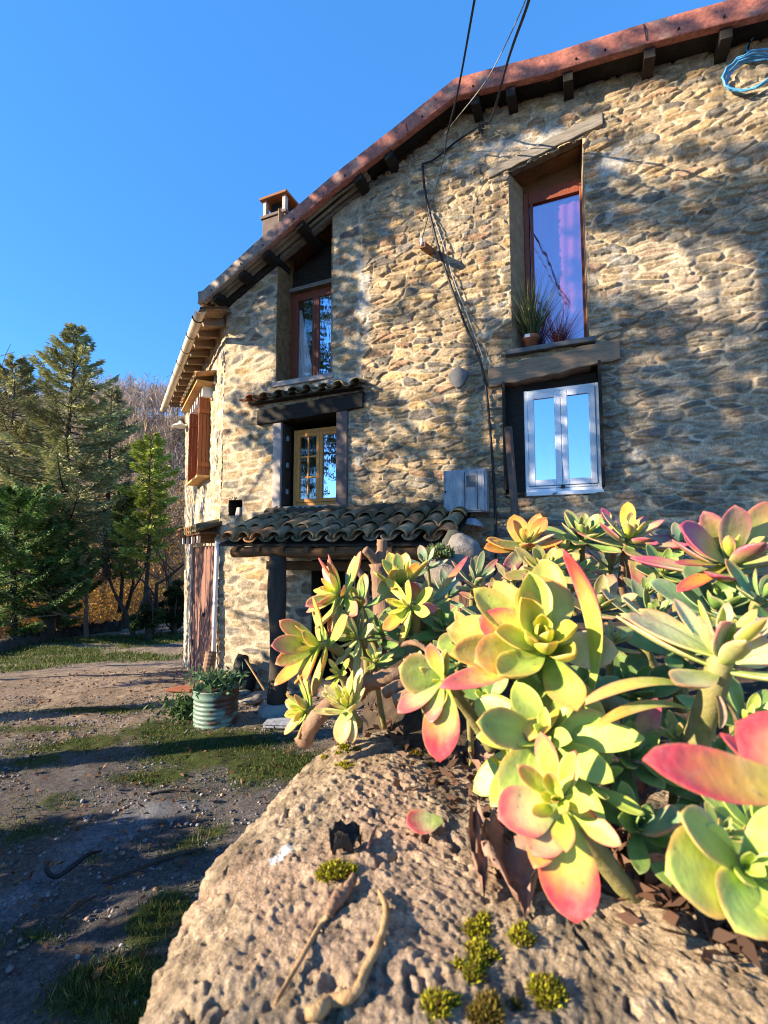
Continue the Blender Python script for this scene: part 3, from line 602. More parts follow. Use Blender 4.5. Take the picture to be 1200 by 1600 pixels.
# purlin ends under the verge
for px, py in ((345, 470), (385, 440), (422, 410), (475, 362), (565, 300), (612, 262), (745, 178), (800, 158), (888, 130), (1013, 92), (1130, 62)):
    t, z = gp(px, py, .15); zt = roofz(t)+.02; a = math.atan2(roofz(t+.1)-roofz(t-.1), .2)
    mb = MB(); mb.prism([G(t-.055, zt-.13, -.3), G(t+.055, zt-.13+.11*math.tan(a), -.3), G(t+.055, zt+.055*math.tan(a), -.3), G(t-.055, zt-.055*math.tan(a), -.3)], N*.57); mb.build('purlin', M['darkwood'], house, bevel=.008)
# dark verge beam against wall top, pale soffit sheets on the left half
for pts, m, o0, o1, dz, nm in ((ROOF[1:5], 'darkwood', .02, .27, .05, 'soffit_board'), (ROOF[4:], 'darkwood', .02, .27, .04, 'soffit_board')):
    mb = MB(); q = [G(t, z+dz, o0) for t, z in pts]+[G(t, z+dz, o1) for t, z in pts[::-1]]; mb.prism(q, ZV*.012); mb.build(nm, M[m], house)
nT2 = 120; V = []; 
for i in range(nT2):
    t = -.15+2.75*i/(nT2-1)
    for o in (-.02, .13):
        V.append(G(t, roofz(t)+.015+.018*math.sin(o*55+t*0), o))
V = []
os_ = np.linspace(-.02, .235, 40)
for i in range(2):
    t = (-.15, 2.62)[i]
for t in np.linspace(-.15, 2.62, 24):
    for o in os_: V.append(G(t, roofz(t)+.02+.02*math.sin(o*62), o))
no = len(os_); Fq = np.array([(i*no+j, i*no+j+1, (i+1)*no+j+1, (i+1)*no+j) for i in range(23) for j in range(no-1)])
build('soffit_sheet', np.array(V), Fq, M['soffit'], house, smooth=True)
mb = MB(); pts = [(t, roofz(t)) for t in np.linspace(1.05, 2.6, 10)]; mb.prism([G(t, z-.04, .03) for t, z in pts]+[G(t, z+.05, .03) for t, z in pts[::-1]], -N*.1); mb.build('wall_plate', M['lintel'], house)
mb = MB(); pts = [(t, roofz(t)) for t in np.linspace(0.02, 1.04, 10)]; mb.prism([G(t, z-.10, .05) for t, z in pts]+[G(t, z+.02, .05) for t, z in pts[::-1]], -N*.1); mb.build('wall_plate', M['darkwood'], house)
# eave of the side wall: rafters, boards, gutter
mb = MB(); mb.prism([S(-.25, 5.66, .40), S(5.25, 5.62, .40), S(5.25, 5.76, -.05), S(-.1, 5.80, -.05)], ZV*.02); mb.build('soffit_board', M['soffit'], house)
for k in range(12):
    s = .05+k*.45; mb = MB(); mb.prism([S(s, 5.60, .02), S(s, 5.55, .33), S(s, 5.63, .36), S(s, 5.73, .02)], US*.08); mb.build('rafter_tail', M['oldwood'], house)
V = []; 
for k in range(26):                       # tile ends resting on the eave: wavy row
    pass
nS = 200; V = []; cc = []
for i in range(nS):
    s = -.3+5.6*i/(nS-1); w_ = .035*abs(math.sin(s*math.pi/.24))
    for o, dz in ((.05, .15), (.44, .045), (.45, .015), (.05, .11)): V.append(S(s, 5.60+dz+w_, o)); cc.append(np.array([.36, .24, .14])*(.7+.6*float(hsh(math.floor(s/.24), 1, 2))))
Fq = np.array([(i*4+j, (i+1)*4+j, (i+1)*4+(j+1) % 4, i*4+(j+1) % 4) for i in range(nS-1) for j in range(4)]); build('eave_tiles', np.array(V), Fq, M['tile'], house, np.array(cc))
nS = 40; V = []; K = 11
for i in range(nS):
    s = -.44+5.76*i/(nS-1); z = 5.56-.03*i/nS
    for j in range(K):
        th = math.pi*(j/(K-1)); V.append(S(s, z-.075*math.sin(th), .45-.075*math.cos(th)))
    for j in range(K-1, -1, -1):
        th = math.pi*(j/(K-1)); V.append(S(s, z+.002-.07*math.sin(th), .45-.07*math.cos(th)))
KK = 2*K; Fl = [(i*KK+j, (i+1)*KK+j, (i+1)*KK+(j+1) % KK, i*KK+(j+1) % KK) for i in range(nS-1) for j in range(KK)]+[tuple(range(KK)), tuple(range((nS-1)*KK, nS*KK))]
gut = build('gutter', np.array(V), Fl, M['zinc'], house)
for k in range(9):
    s = -.15+k*.66; mb = MB(); mb.tube([S(s, 5.56-.083*math.sin(th), .45-.083*math.cos(th)) for th in np.linspace(-.2, math.pi+.1, 14)], .008, 6); mb.build('gutter_bracket', M['iron'], gut)
# chimney behind the verge
mb = MB(); ct_, cz_ = 1.28, 7.75; oC = -1.35
kx, kz = gp(428, 330, oC); kz -= .2
def cb(t0, t1, z0, z1, o0, o1): return MB().gbox(kx+t0, kx+t1, kz+z0, kz+z1, oC+o0, oC+o1)
ch = cb(-.27, .27, -1.6, .10, -.5, 0).build('chimney', M['chimney'], house, bevel=.01)
cb(-.30, .30, .10, .16, -.53, .03).build('chimney_collar', M['chimney'], ch, bevel=.008)
cb(-.31, .32, .47, .52, -.58, .06).build('chimney_cowl', M['cowl'], ch, bevel=.008)
for a, b in ((-.26, -.19), (.19, .26)):
    cb(a, b, .16, .47, -.09, 0).build('cowl_post', M['jambpale'], ch); cb(a, b, .16, .47, -.5, -.41).build('cowl_post', M['chimney'], ch)
cb(-.168, .168, .16, .465, -.49, -.14).build('flue', M['room'], ch)  # near-black box in place of the dark opening under the cowl
# barn door in the side wall
mb = MB(); nP = 11
def dq(f): return (.16+(2.68-.16)*f)
for k in range(nP):
    a, b = dq(k/nP)+.006, dq((k+1)/nP)-.006; zb = lambda s: np.interp(s, [.16, 2.68], [-.04, -.58])
    mb.prism([S(a, zb(a), -.06), S(b, zb(b), -.06), S(b, 2.05, -.06), S(a, 2.05, -.06)], NS*(.04+.006*(k % 2)))
dr = mb.build('barn_door', M['door'], house, bevel=.004)
mb = MB(); mb.prism([S(.1, -.1, -.14), S(2.72, -.65, -.14), S(2.72, 2.1, -.14), S(.1, 2.1, -.14)], NS*.06); mb.build('door_backing', M['darkwood'], dr)
for s in (.25, 2.55):
    for z in (.15, .95, 1.65): MB().gbox(s-.06, s+.06, z-.05, z+.05, -.02, .0, fr=S).build('hinge', M['iron'], dr)
MB().gbox(1.3, 1.42, .8, .86, -.02, .01, fr=S).build('latch', M['iron'], dr)
mb = MB(); mb.gbox(2.70, 2.82, -.75, 2.1, -.06, .03, fr=S); mb.gbox(.05, .14, -.1, 2.08, -.06, .02, fr=S); mb.build('door_jamb', M['jambpale'], house)
# tiled ledge above the door, wooden teeth below it
def tile_row(mb, fr, t0, t1, zb, zf, ob, of, pitch, rad, seed, course=1, mossy=.7):
    n = int(round((t1-t0)/pitch)); r = random.Random(seed)
    for i in range(n):
        for cz in range(course-1, -1, -1):
            f0 = cz/course; f1 = min(1, (cz+1.12)/course); lift = .014*(course-cz)*0+.0
            jt = r.uniform(-.012, .012); jz = r.uniform(-.008, .01); sk = r.uniform(-.02, .02)
            base = [np.array([.20, .155, .10]), np.array([.28, .17, .09]), np.array([.42, .19, .09]), np.array([.13, .115, .08])][0 if r.random() < .35 else (1 if r.random() < .3 else (2 if r.random() < .2+.25*(i > n*.6) else 3))]*r.uniform(.9, 1.6)*np.array([1.1, 1, .9])
            for kind in (0, 1):         # channel tile then cover tile
                tc_ = t0+(i+(.5 if kind else 0))*pitch+jt
                V = []; Cc = []; ns, nl = 9, 7
                for a in range(nl):
                    g = a/(nl-1); f = f0+(f1-f0)*g
                    z = zb+(zf-zb)*f+jz+.02*(1-g)*0+(.028*g if kind else .012*g); o = ob+(of-ob)*f
                    rr = rad*(.86+.18*g) if kind else rad*(1.0-.1*g)
                    for sh_ in (0, 1):
                        for b in range(ns):
                            th = math.pi*b/(ns-1); q = rr-(.016 if sh_ else 0)
                            dz = q*math.sin(th)*.85 if kind else -q*math.sin(th)*.6+.03
                            V.append(fr(tc_+sk*g-q*math.cos(th), z+dz, o)); ms = sstep(np.array(fbm(np.array(tc_*7+b*.4), np.array(o*9+seed), 5)), .42, .58)*mossy*(.5+.6*r.random())
                            ms = min(1, float(ms)); Cc.append(base*(1-ms)+np.array([.06, .058, .028])*ms)
                m2 = 2*ns; Fc = []
                for a in range(nl-1):
                    for b in range(ns-1):
                        Fc.append((a*m2+b, a*m2+b+1, (a+1)*m2+b+1, (a+1)*m2+b)); Fc.append((a*m2+ns+b, (a+1)*m2+ns+b, (a+1)*m2+ns+b+1, a*m2+ns+b+1))
                a = nl-1
                for b in range(ns-1): Fc.append((a*m2+b, a*m2+b+1, a*m2+ns+b+1, a*m2+ns+b))
                for a in range(nl-1):
                    Fc.append((a*m2, (a+1)*m2, (a+1)*m2+ns, a*m2+ns)); Fc.append((a*m2+ns-1, a*m2+2*ns-1, (a+1)*m2+2*ns-1, (a+1)*m2+ns-1))
                mb.add(V, Fc, np.array(Cc))
    return mb
mb = MB(); tile_row(mb, S, .0, 2.9, 2.40, 2.27, 0, .34, .24, .105, 5)
lg = mb.build('door_canopy', M['tile'], house, True, True)
for k in range(8): MB().gbox(.35+k*.3, .44+k*.3, 2.10, 2.26, 0, .24, fr=S).build('bracket', M['whitepaint'] if k % 2 else M['beam'], lg)
MB().gbox(.02, 2.9, 2.235, 2.262, 0, .3, fr=S).build('board', M['beam'], lg)
# shutters and their little canopy in the side wall
mb = MB(); tile_row(mb, S, .75, 2.95, 5.06, 4.95, 0, .34, .24, .10, 9, mossy=.15); cp = mb.build('shutter_canopy', M['tile'], house, True, True)
MB().gbox(.8, 2.9, 4.88, 4.915, 0, .30, fr=S).build('board', M['shutter_pale'], cp)
for k in range(6): MB().gbox(1.0+k*.28, 1.07+k*.28, 4.70, 4.88, 0, .18, fr=S).build('bracket', M['whitepaint'], cp)
for s, z0, z1 in ((1.17, 3.30, 4.72), (2.36, 3.30, 4.72)):
    mb = MB()
    for k in range(3): mb.gbox(s-.02, s+.02, z0, z1, .005+k*.068, .068+k*.068, fr=S)
    sh = mb.build('shutter', M['shutter'], house, bevel=.004)
    for z in (z0+.2, z1-.25): MB().gbox(s-.045, s-.018, z-.04, z+.04, .01, .20, fr=S).build('batten', M['shutter'], sh)
MB().gbox(1.1, 2.45, 3.27, 3.31, -.1, .21, fr=S).build('sill', M['shutter_pale'], house)
mb = MB(); mb.gbox(1.18, 2.35, 3.31, 4.72, -.2, -.16, fr=S); mb.build('window', M['room'], house)
mb = MB()
for a in (1.2, 1.58, 1.95):
    for k in range(5): mb.gbox(a+k*.075, a+.068+k*.075, 3.33, 4.70, -.1, -.07, fr=S)
mb.build('shutter', M['shutter'], house, bevel=.004)
# white downpipe board at the corner
mb = MB(); mb.tube([S(-.02, 2.15, .05), S(-.03, .1, .06)], .035, 10); mb.build('downpipe', M['whitepaint'], house, True)
# canopy over the golden window
mb = MB(); tile_row(mb, G, .55, 2.55, 4.30, 4.22, .0, .20, .25, .085, 3, mossy=1); c2 = mb.build('window_canopy', M['tile'], house, True, True)
MB().gbox(.60, 2.50, 4.20, 4.215, .02, .15).build('board', M['darkwood'], c2)
# ---- porch roof
mb = MB(); tile_row(mb, G, .86, 3.98, 2.50, 2.10, .0, .95, .24, .105, 21, 3, mossy=.85)
pr = mb.build('porch_roof', M['tile'], house, True, True)
mb = MB(); mb.prism([G(.80, 2.45, 0), G(3.95, 2.45, 0), G(3.95, 2.06, .90), G(.80, 2.06, .90)], -ZV*.025); mb.build('board', M['darkwood'], pr)
mb = MB(); mb.tube([G(t, 1.965+.012*math.sin(t*5), .84) for t in np.linspace(1.0, 3.95, 14)], [.068]*14, 10, wob=.12); mb.build('beam', M['beam'], pr, True)
mb = MB(); mb.gbox(1.2, 3.9, 1.72, 1.84, .30, .42); mb.build('beam', M['beam'], pr, bevel=.01)
for k in range(9):
    t = 1.05+k*.36; mb = MB(); mb.prism([G(t, 2.40, 0), G(t, 2.02, .93), G(t, 1.95+.02, .93), G(t, 2.32, 0)], U*.07); mb.build('rafter', M['beam'], pr)
mb = MB(); mb.tube([G(1.70+.02*math.sin(z*3), z, .82) for z in np.linspace(.12, 1.92, 16)], [.108+.012*math.sin(z*5) for z in np.linspace(.12, 1.92, 16)], 12, wob=.12); mb.build('post', M['bark'], pr, True)
mb = MB(); mb.tube([G(1.70, -.05, .82), G(1.70, .05, .82), G(1.70, .13, .82)], [.24, .22, .16], 12, wob=.15); mb.build('post_base', M['sill'], pr)
# moss lump along the top of the porch roof
pts = curve_pts([G(t, 2.53+.02*random.random(), .04) for t in np.linspace(.9, 3.9, 12)], 6)
mb = MB(); mb.tube(pts, [.05+.03*random.random() for _ in pts], 8, wob=.5); mb.build('moss_ridge', M['hedgewall'], pr, True)

# ------------------------------------------------------------------ things on the walls
e = empty('meter_box', G(3.92, 2.45, .0), 'weathered grey electricity meter box with small window on the stone wall', 'meter box')
MB().gbox(3.66, 4.19, 2.44, 2.96, .02, .19).build('casing', M['meter'], e, bevel=.012)
MB().gbox(3.68, 4.165, 2.46, 2.94, .19, .205).build('door', M['meter'], e, bevel=.006)
MB().gbox(3.95, 4.06, 2.74, 2.88, .205, .209).build('reading_window', M['slate'], e)
mb = MB(); [mb.gbox(t-.004, t+.004, 2.47, 2.93, .205, .208) for t in (3.93, 4.08)]; mb.build('seam', M['iron'], e)
MB().gbox(3.685, 3.70, 2.68, 2.71, .205, .22).build('latch', M['iron'], e)
t, z = gp(735, 818, .2)
mb = MB(); mb.lathe((0, 0, 0), [(.02, .13), (.06, .12), (.11, .08), (.14, .02), (.145, 0), (.13, .0), (.10, .06), (.02, .10)], 20)
mb.v = [np.array([G(t, z-.05, .12)+U*a[0]+ZV*(a[2]*.9+a[1]*.2)+N*a[1] for a in np.vstack(mb.v)])]
tag(mb.build('dome_lamp', M['meter'], None, True), 'white enamel dome shade hanging below the meter box', 'lamp')
# barn lamp on the far end of the side wall
p = S(4.0, 4.75, .0)
e = empty('wall_lamp', p, 'white dish wall lamp under the eave at the far left corner', 'lamp')
pw = at(282, 665, float(S(4.3, 0, .3)[1]))
mb = MB(); mb.tube(curve_pts([S(4.45, pw[2]+.12, 0), S(4.45, pw[2]+.2, .15), pw+ZV*.1], 6), .015, 6); mb.build('arm', M['iron'], e)
mb = MB(); mb.lathe(pw, [(.03, .11), (.05, .06), (.15, .01), (.19, -.03), (.17, -.03), (.04, .03)], 20); mb.build('shade', M['whitepaint'], e, True)
# wire insulator bracket and its cables
hk = G(*gp(672, 320, 0), 0)
e = empty('cable_bracket', hk, 'rusty wooden bracket stub holding the cables on the wall', 'bracket')
mb = MB(); mb.hexa([G(3.33, 5.97, .0)+x for x in (U*0, U*.09, U*.09+N*.0, U*0)][:0] or [*(G(t_, z_, 0) for t_, z_ in ((3.44, 5.90), (3.52, 5.90))), *(G(t_, z_, .34) for t_, z_ in ((3.50, 5.80), (3.42, 5.80))), *(G(t_, z_, 0) for t_, z_ in ((3.44, 5.97), (3.52, 5.97))), *(G(t_, z_, .34) for t_, z_ in ((3.50, 5.87), (3.42, 5.87)))]); mb.build('arm', M['cowl'], e)
TIP = G(3.45, 5.86, .33)
mb = MB(); mb.tube([TIP+N*.01-ZV*.03, TIP+N*.01+ZV*.06], .02, 8); mb.build('insulator', M['whitepaint'], e, True)
def wire(name, pts, r, m, label, n=16, cat='cable', grp=None):
    mb = MB(); mb.tube(curve_pts(pts, n), r, 6); return tag(mb.build(name, M[m], None, True), label, cat, grp)
A1 = G(*gp(700, 205, .34), .34)
wire('overhead_cable', [at(752, -60, 3.2), at(740, 8, 3.6), at(716, 140, 4.9), A1], .011, 'cable', 'thick black overhead cable, left one, running to the roof edge')
wire('overhead_cable', [A1, G(*gp(690, 260, .34), .34), TIP+ZV*.05], .006, 'cable', 'thin black cable hanging from the roof edge to the wall bracket')
B1_ = G(*gp(768, 185, .36), .36)
wire('overhead_cable', [at(842, -60, 3.2), at(824, 8, 3.6), at(795, 90, 4.4), B1_, G(*gp(752, 195, .1), .1), G(*gp(715, 222, .03), .05), G(*gp(680, 250, .03), .05), G(*gp(660, 258, .03), .05)], .013, 'cable', 'thick black overhead cable, right one, running along the wall top')
wire('overhead_cable', [at(836, -50, 3.2), at(812, 22, 3.7), at(760, 125, 4.8), G(*gp(702, 200, .33), .33), G(*gp(680, 235, .05), .05)], .005, 'greycable', 'thin pale grey overhead wire crossing between the black cables')
wire('wall_cable', [G(*gp(660, 258, .05), .05), G(*gp(663, 290, .06), .06), G(*gp(668, 318, .07), .07), G(*gp(682, 375, .06), .06), G(*gp(702, 440, .06), .06), G(*gp(728, 510, .06), .06), G(*gp(752, 570, .06), .06), G(*gp(761, 620, .06), .06), G(*gp(768, 700, .06), .06), G(*gp(772, 760, .06), .06), G(*gp(775, 840, .06), .06), G(*gp(774, 900, .06), .06)], .016, 'cable', 'black cable clipped down the stone wall to the meter box')
wire('wall_cable', [G(*gp(672, 325, .06), .06), G(*gp(692, 380, .07), .07), G(*gp(710, 440, .07), .07), G(*gp(735, 505, .07), .07), G(*gp(755, 560, .07), .07)], .007, 'greycable', 'thin grey wire beside the black cable on the wall')
mb = MB()
for k in range(5):
    mb.tube(curve_pts([G(*gp(752+4*math.sin(k*2+i), 190+i*3.2+3*math.cos(k*3+i*2), .1), .1) for i in range(6)], 5), .009, 5)
tag(mb.build('cable_knot', M['cable'], None, True), 'tangled black cable splice under the roof edge', 'cable')
# blue coil
t, z = gp(1172, 116, .06); mb = MB()
for k in range(5):
    r = .185+.012*k; pts = [G(t+r*1.06*math.cos(a)+.012*random.uniform(-1, 1), z+r*.86*math.sin(a)+.012*random.uniform(-1, 1), .05+.014*k+.008*math.sin(a*3+k)) for a in np.linspace(0, 6.28, 26)]
    mb.tube(pts, .009, 6, cap=False)
mb.tube(curve_pts([G(t+.02, z+.19, .08), G(t-.02, z+.30, .06), G(t+.06, z+.42, .05)], 6), .009, 6)
tag(mb.build('hose_coil', M['bluecable'], None, True), 'coil of light blue hose hung high on the wall', 'hose')
mb = MB(); mb.tube(curve_pts([G(t-.02, z+.25, .06), G(t+.05, z+.42, .05), G(t+.25, z+.5, .05)], 6), .012, 6); tag(mb.build('wall_cable', M['cable'], None, True), 'short black cable above the blue hose coil', 'cable')
mb = MB(); t2, z2 = gp(1192, 40, .05); mb.gbox(t2-.04, t2+.25, z2-.1, z2+.1, .02, .12); tag(mb.build('junction_box', M['reveal'], None, bevel=.01), 'beige junction box under the roof at the top right', 'box')
# brown pipe leaning by white window
pa, pb = at(794, 668, 5.35), at(812, 900, 5.25)
mb = MB(); mb.tube([pa, pb, [pb[0]+.02, pb[1]-.02, .0]], .045, 12); tag(mb.build('drain_pipe', M['rustpipe'], None, True), 'brown round pipe standing left of the white window', 'pipe')
# round slate patch in the wall
t, z = gp(716, 590, .03); mb = MB(); q = [(t+.12*math.cos(a)*(1+.1*math.sin(a*3)), z+.13*math.sin(a)*(1+.08*math.cos(a*4))) for a in np.linspace(0, 6.28, 18, endpoint=False)]
plank('slate_patch', q, .01, .055, M['slate'], house, .008)

# ------------------------------------------------------------------ pot plants in the window
def blade_plant(base, n, h, spread, colr, parent, name, width=.006):
    P = np.repeat(np.asarray(base)[None], n, 0)+rng.normal(0, .025, (n, 3))*np.array([1, 1, .1]); Vs = []; Fs = []; Cs = []
    D = unit(np.stack([rng.normal(0, spread, n), rng.normal(0, spread, n), np.ones(n)], -1)); L = rng.uniform(.4, 1, n)*h
    side = unit(np.cross(D, rng.normal(size=(n, 3)))); seg = 4
    for k in range(n):
        droop = rng.uniform(.0, .35); c = np.array(colr)*rng.uniform(.5, 1.5); c = c if rng.random() < .8 else np.array([.30, .24, .10])
        b = len(Vs)
        for i in range(seg+1):
            f = i/seg; q = P[k]+D[k]*L[k]*f+np.array([D[k][0], D[k][1], -.3])*droop*L[k]*f*f; wd = width*(1-f*.9)
            Vs.append(q-side[k]*wd); Vs.append(q+side[k]*wd); Cs += [c, c]
            if i: Fs.append((b+2*i-2, b+2*i-1, b+2*i+1, b+2*i))
    return build(name, np.array(Vs), np.array(Fs), M['leaf'], parent, np.array(Cs))
pt, pz = gp(830, 545, -.12)
pb_ = G(pt, 4.40, -.12)
e = empty('potted_plant', pb_, 'grassy green plant in a terracotta pot on the upper window sill', 'potted plant')
mb = MB(); mb.lathe(pb_, [(.055, 0), (.085, .15), (.10, .155), (.10, .205), (.085, .205), (.08, .17), (.01, .17)], 24); mb.build('pot', M['terracotta'], e, True)
MB().gbox(pt-.06, pt-.0, 4.56, 4.60, -.022, -.016).build('pot_label', M['whitepaint'], e)
blade_plant(pb_+ZV*.17, 300, .92, .30, (.085, .12, .035), e, 'foliage', .0055)
pb2 = G(gp(873, 540, -.2)[0], 4.40, -.20)  # red blades and pot added for a reddish plant reflection in the glass
e = empty('potted_plant', pb2, 'thin red stemmed plant beside the terracotta pot against the violet window', 'potted plant')
mb = MB(); mb.lathe(pb2, [(.04, 0), (.055, .06), (.05, .065), (.01, .06)], 16); mb.build('pot', M['darkwood'], e, True)
blade_plant(pb2+ZV*.05, 150, .60, .42, (.22, .025, .04), e, 'foliage', .0045)

# ------------------------------------------------------------------ yard things
bp_ = onground(337, 1128); bp_[2] = float(zg(bp_[0], bp_[1]))
e = empty('drum_planter', bp_, 'rusty pale green ribbed half drum planted with leafy greens', 'planter')
prof = [(.235, -.02), (.245, 0)]; pc = []
for i in range(40):
    z = .02+.27*i/39; prof.append((.245+.0045*math.sin(z*130), z))
prof += [(.252, .30), (.262, .31), (.252, .33), (.254, .38), (.262, .39), (.262, .40), (.245, .40), (.24, .34)]
mb = MB(); mb.lathe(bp_, prof, 48, (.16, .27, .21)); V = np.vstack(mb.v); cc = np.tile(np.array([.155, .235, .18]), (len(V), 1))
rr = fbm((V[:, 0]-bp_[0])*9+(V[:, 1]-bp_[1])*4, V[:, 2]*16, 3); rs = sstep(rr+.30*sstep(V[:, 0]-bp_[0]+.5*(bp_[1]-V[:, 1]), .02, .22)-.1+.25*sstep(V[:, 2]-bp_[2], .30, .38)*0, .52, .68)[:, None]
cc = cc*(1-rs)+np.array([.10, .042, .02])*rs; mb.c = [cc]; mb.build('drum', M['bucket'], e, True, True)
mb = MB(); mb.lathe(bp_, [(.238, .33), (.15, .37), (.01, .39)], 24); mb.build('soil', M['soil'], e, True)
def leafy(base, n, h, r, colr, parent, name, L=(.06, .12), W=.03):
    P = np.asarray(base)+rng.normal(0, 1, (n, 3))*np.array([r*.55, r*.55, 0])+np.stack([np.zeros(n), np.zeros(n), rng.random(n)**1.2*h], -1)
    D = unit(np.stack([rng.normal(0, .8, n), rng.normal(0, .8, n), rng.uniform(.1, 1.4, n)], -1)); V, Fq = cards(P, D, rng.uniform(*L, n), W)
    c = np.array(colr)*rng.uniform(.5, 1.7, (n, 1)); return build(name, V, Fq, M['leaf'], parent, np.repeat(c, 4, 0))
leafy(bp_+ZV*.38, 420, .16, .26, (.075, .14, .06), e, 'foliage')
sp_ = onground(288, 1118); o = leafy(sp_, 420, .20, .26, (.05, .095, .03), None, 'weed_clump'); tag(o, 'dark green weeds growing left of the half drum', 'weeds')
# leaning ridge tile, black sack, stones, tile shard, slab
a, b = onground(318, 1085), at(330, 1018, 6.95)
mb = MB(); pts = [a+(b-a)*f for f in np.linspace(0, 1, 22)]; mb.tube(pts, [.075+.008*(i % 2) for i in range(22)], 12); tag(mb.build('ribbed_pipe', M['stump'], None), 'brown ribbed pipe leaning against the barn door', 'pipe')
def lump(name, c, r, m, label, cat, grp=None, seed=0, sub=3, col=None, rough=.35):
    import bmesh
    bm = bmesh.new(); bmesh.ops.create_icosphere(bm, subdivisions=sub, radius=1); V = np.array([x.co for x in bm.verts]); Fc = np.array([[q.index for q in f.verts] for f in bm.faces]); bm.free()
    d = 1+rough*(fbm(V[:, 0]*1.4+seed*3.7+5, V[:, 1]*1.4+V[:, 2]*1.1, seed)*2-1)+rough*.35*(fbm(V[:, 0]*5+9, V[:, 1]*5+V[:, 2]*4, seed+2)*2-1)
    V = V*d[:, None]*np.array(r)+np.array(c)
    cc = np.tile(np.array(col if col is not None else (.2, .19, .18)), (len(V), 1))*(.7+.6*fbm(V[:, 0]*30/max(r)*.2, V[:, 2]*30/max(r)*.2, seed)[:, None])
    return tag(build(name, V, Fc, m, None, cc, True), label, cat, grp)
c = onground(377, 1085); lump('plastic_sack', c+np.array([0, .12, .18]), (.19, .16, .30), M['black'], 'crumpled black sack leaning on the wall beside the barn door', 'sack', seed=4, rough=.7)
mb = MB(); mb.tube([at(383, 1030, 6.4), at(413, 1078, 6.2)], .012, 6); tag(mb.build('stick', M['palestem'], None), 'pale thin stick leaning beside the black sack', 'stick')
for i, (px, py, r, lb) in enumerate(((405, 1092, .12, 'flat pale stone lying between black sack and porch post'), (390, 1100, .10, 'small grey stone left of the porch post'), (418, 1086, .09, 'small light stone touching the porch post foot'), (380, 1086, .08, 'dark little stone in front of the black sack'))):
    c = onground(px, py); lump('loose_stone', c+ZV*.03, (r*1.4, r, r*.5), M['stoneattr'], lb, 'stone', 'stones by the porch post', seed=i+20, col=(.26, .23, .20))
c = onground(285, 1080); mb = MB(); q = [c+np.array([x, y, .02]) for x, y in ((-.22, -.08), (.15, -.13), (.27, .02), (.18, .14), (-.12, .12))]; mb.prism(q, ZV*.03); o = mb.build('tile_shard', M['terracotta'], None, bevel=.006); tag(o, 'broken orange terracotta tile lying on the gravel by the door', 'tile')
c = onground(437, 1136); mb = MB(); [mb.prism([c+np.array([x, y, .015+.03*k]) for x, y in ((-.17, -.08), (.2, -.1), (.22, .1), (-.15, .12))], ZV*.022) for k in range(2)]; tag(mb.build('paving_slab', M['meter'], None, bevel=.006), 'blue grey slabs stacked on the ground at the porch foot', 'slab')
c = onground(100, 1372); mb = MB(); mb.tube(curve_pts([c+np.array(v) for v in ((-.16, .10, .04), (-.10, -.02, .07), (.0, -.06, .05), (.10, .05, .10), (.13, .16, .06))], 6), [.006+.009*math.sin(i/24*3.14) for i in range(25)], 8, wob=.4); tag(mb.build('rubber_scrap', M['black'], None, True), 'curled black rubber scrap lying on the yard', 'scrap')
for (x0, y0, x1, y1, lb) in ((95, 1440, 150, 1405, 'thin dark twig lying on the gravel nearest the bottom left'), (160, 1385, 320, 1330, 'long dark branch lying along the pale strip of the yard'), (230, 1245, 300, 1240, 'short twig lying on the moss beside the boulder')):
    a, b = onground(x0, y0), onground(x1, y1); mid = (a+b)/2+np.array([.02, .05, .02]); mb = MB(); mb.tube(curve_pts([a+ZV*.02, mid, b+ZV*.02], 6), .010, 6, wob=.3); tag(mb.build('fallen_twig', M['bark'], None, True), lb, 'twig', 'twigs on the yard')

# ------------------------------------------------------------------ terrace wall, post
tw = [onground(-190, 1065), onground(-60, 1035), onground(60, 1003), onground(170, 985), onground(270, 966), onground(300, 960)]
pts = curve_pts(tw, 70); V = []; cc = []
pr_ = [(-.22, 0), (-.24, .1), (-.20, .25), (-.08, .33), (.10, .32), (.22, .22), (.24, 0)]
for i, p in enumerate(pts):
    d = unit((pts[min(i+1, len(pts)-1)]-pts[max(i-1, 0)])*np.array([1, 1, 0])); nrm = np.array([d[1], -d[0], 0])
    for k, (a, h) in enumerate(pr_):
        V.append([*(p[:2]+nrm[:2]*a*(1+.3*random.uniform(-1, 1))), float(zg(p[0], p[1]))-.05+h*(1+.35*random.uniform(-1, 1))])
K = len(pr_); Fq = np.array([(i*K+j, (i+1)*K+j, (i+1)*K+j+1, i*K+j+1) for i in range(len(pts)-1) for j in range(K-1)])
o = build('terrace_wall', np.array(V), Fq, M['hedgewall'], None, None, False); tag(o, 'low dark mossy stone wall edging the yard below the trees', 'wall')
p = at(75, 1000, 16.2); p[2] = float(zg(p[0], p[1]))-.1
mb = MB(); mb.tube([p, p+ZV*.5, p+ZV*1.1], [.2, .17, .15], 12, wob=.15); tag(mb.build('stone_post', M['hedgewall'], None, True), 'dark mossy gate post standing behind the low terrace wall', 'post')

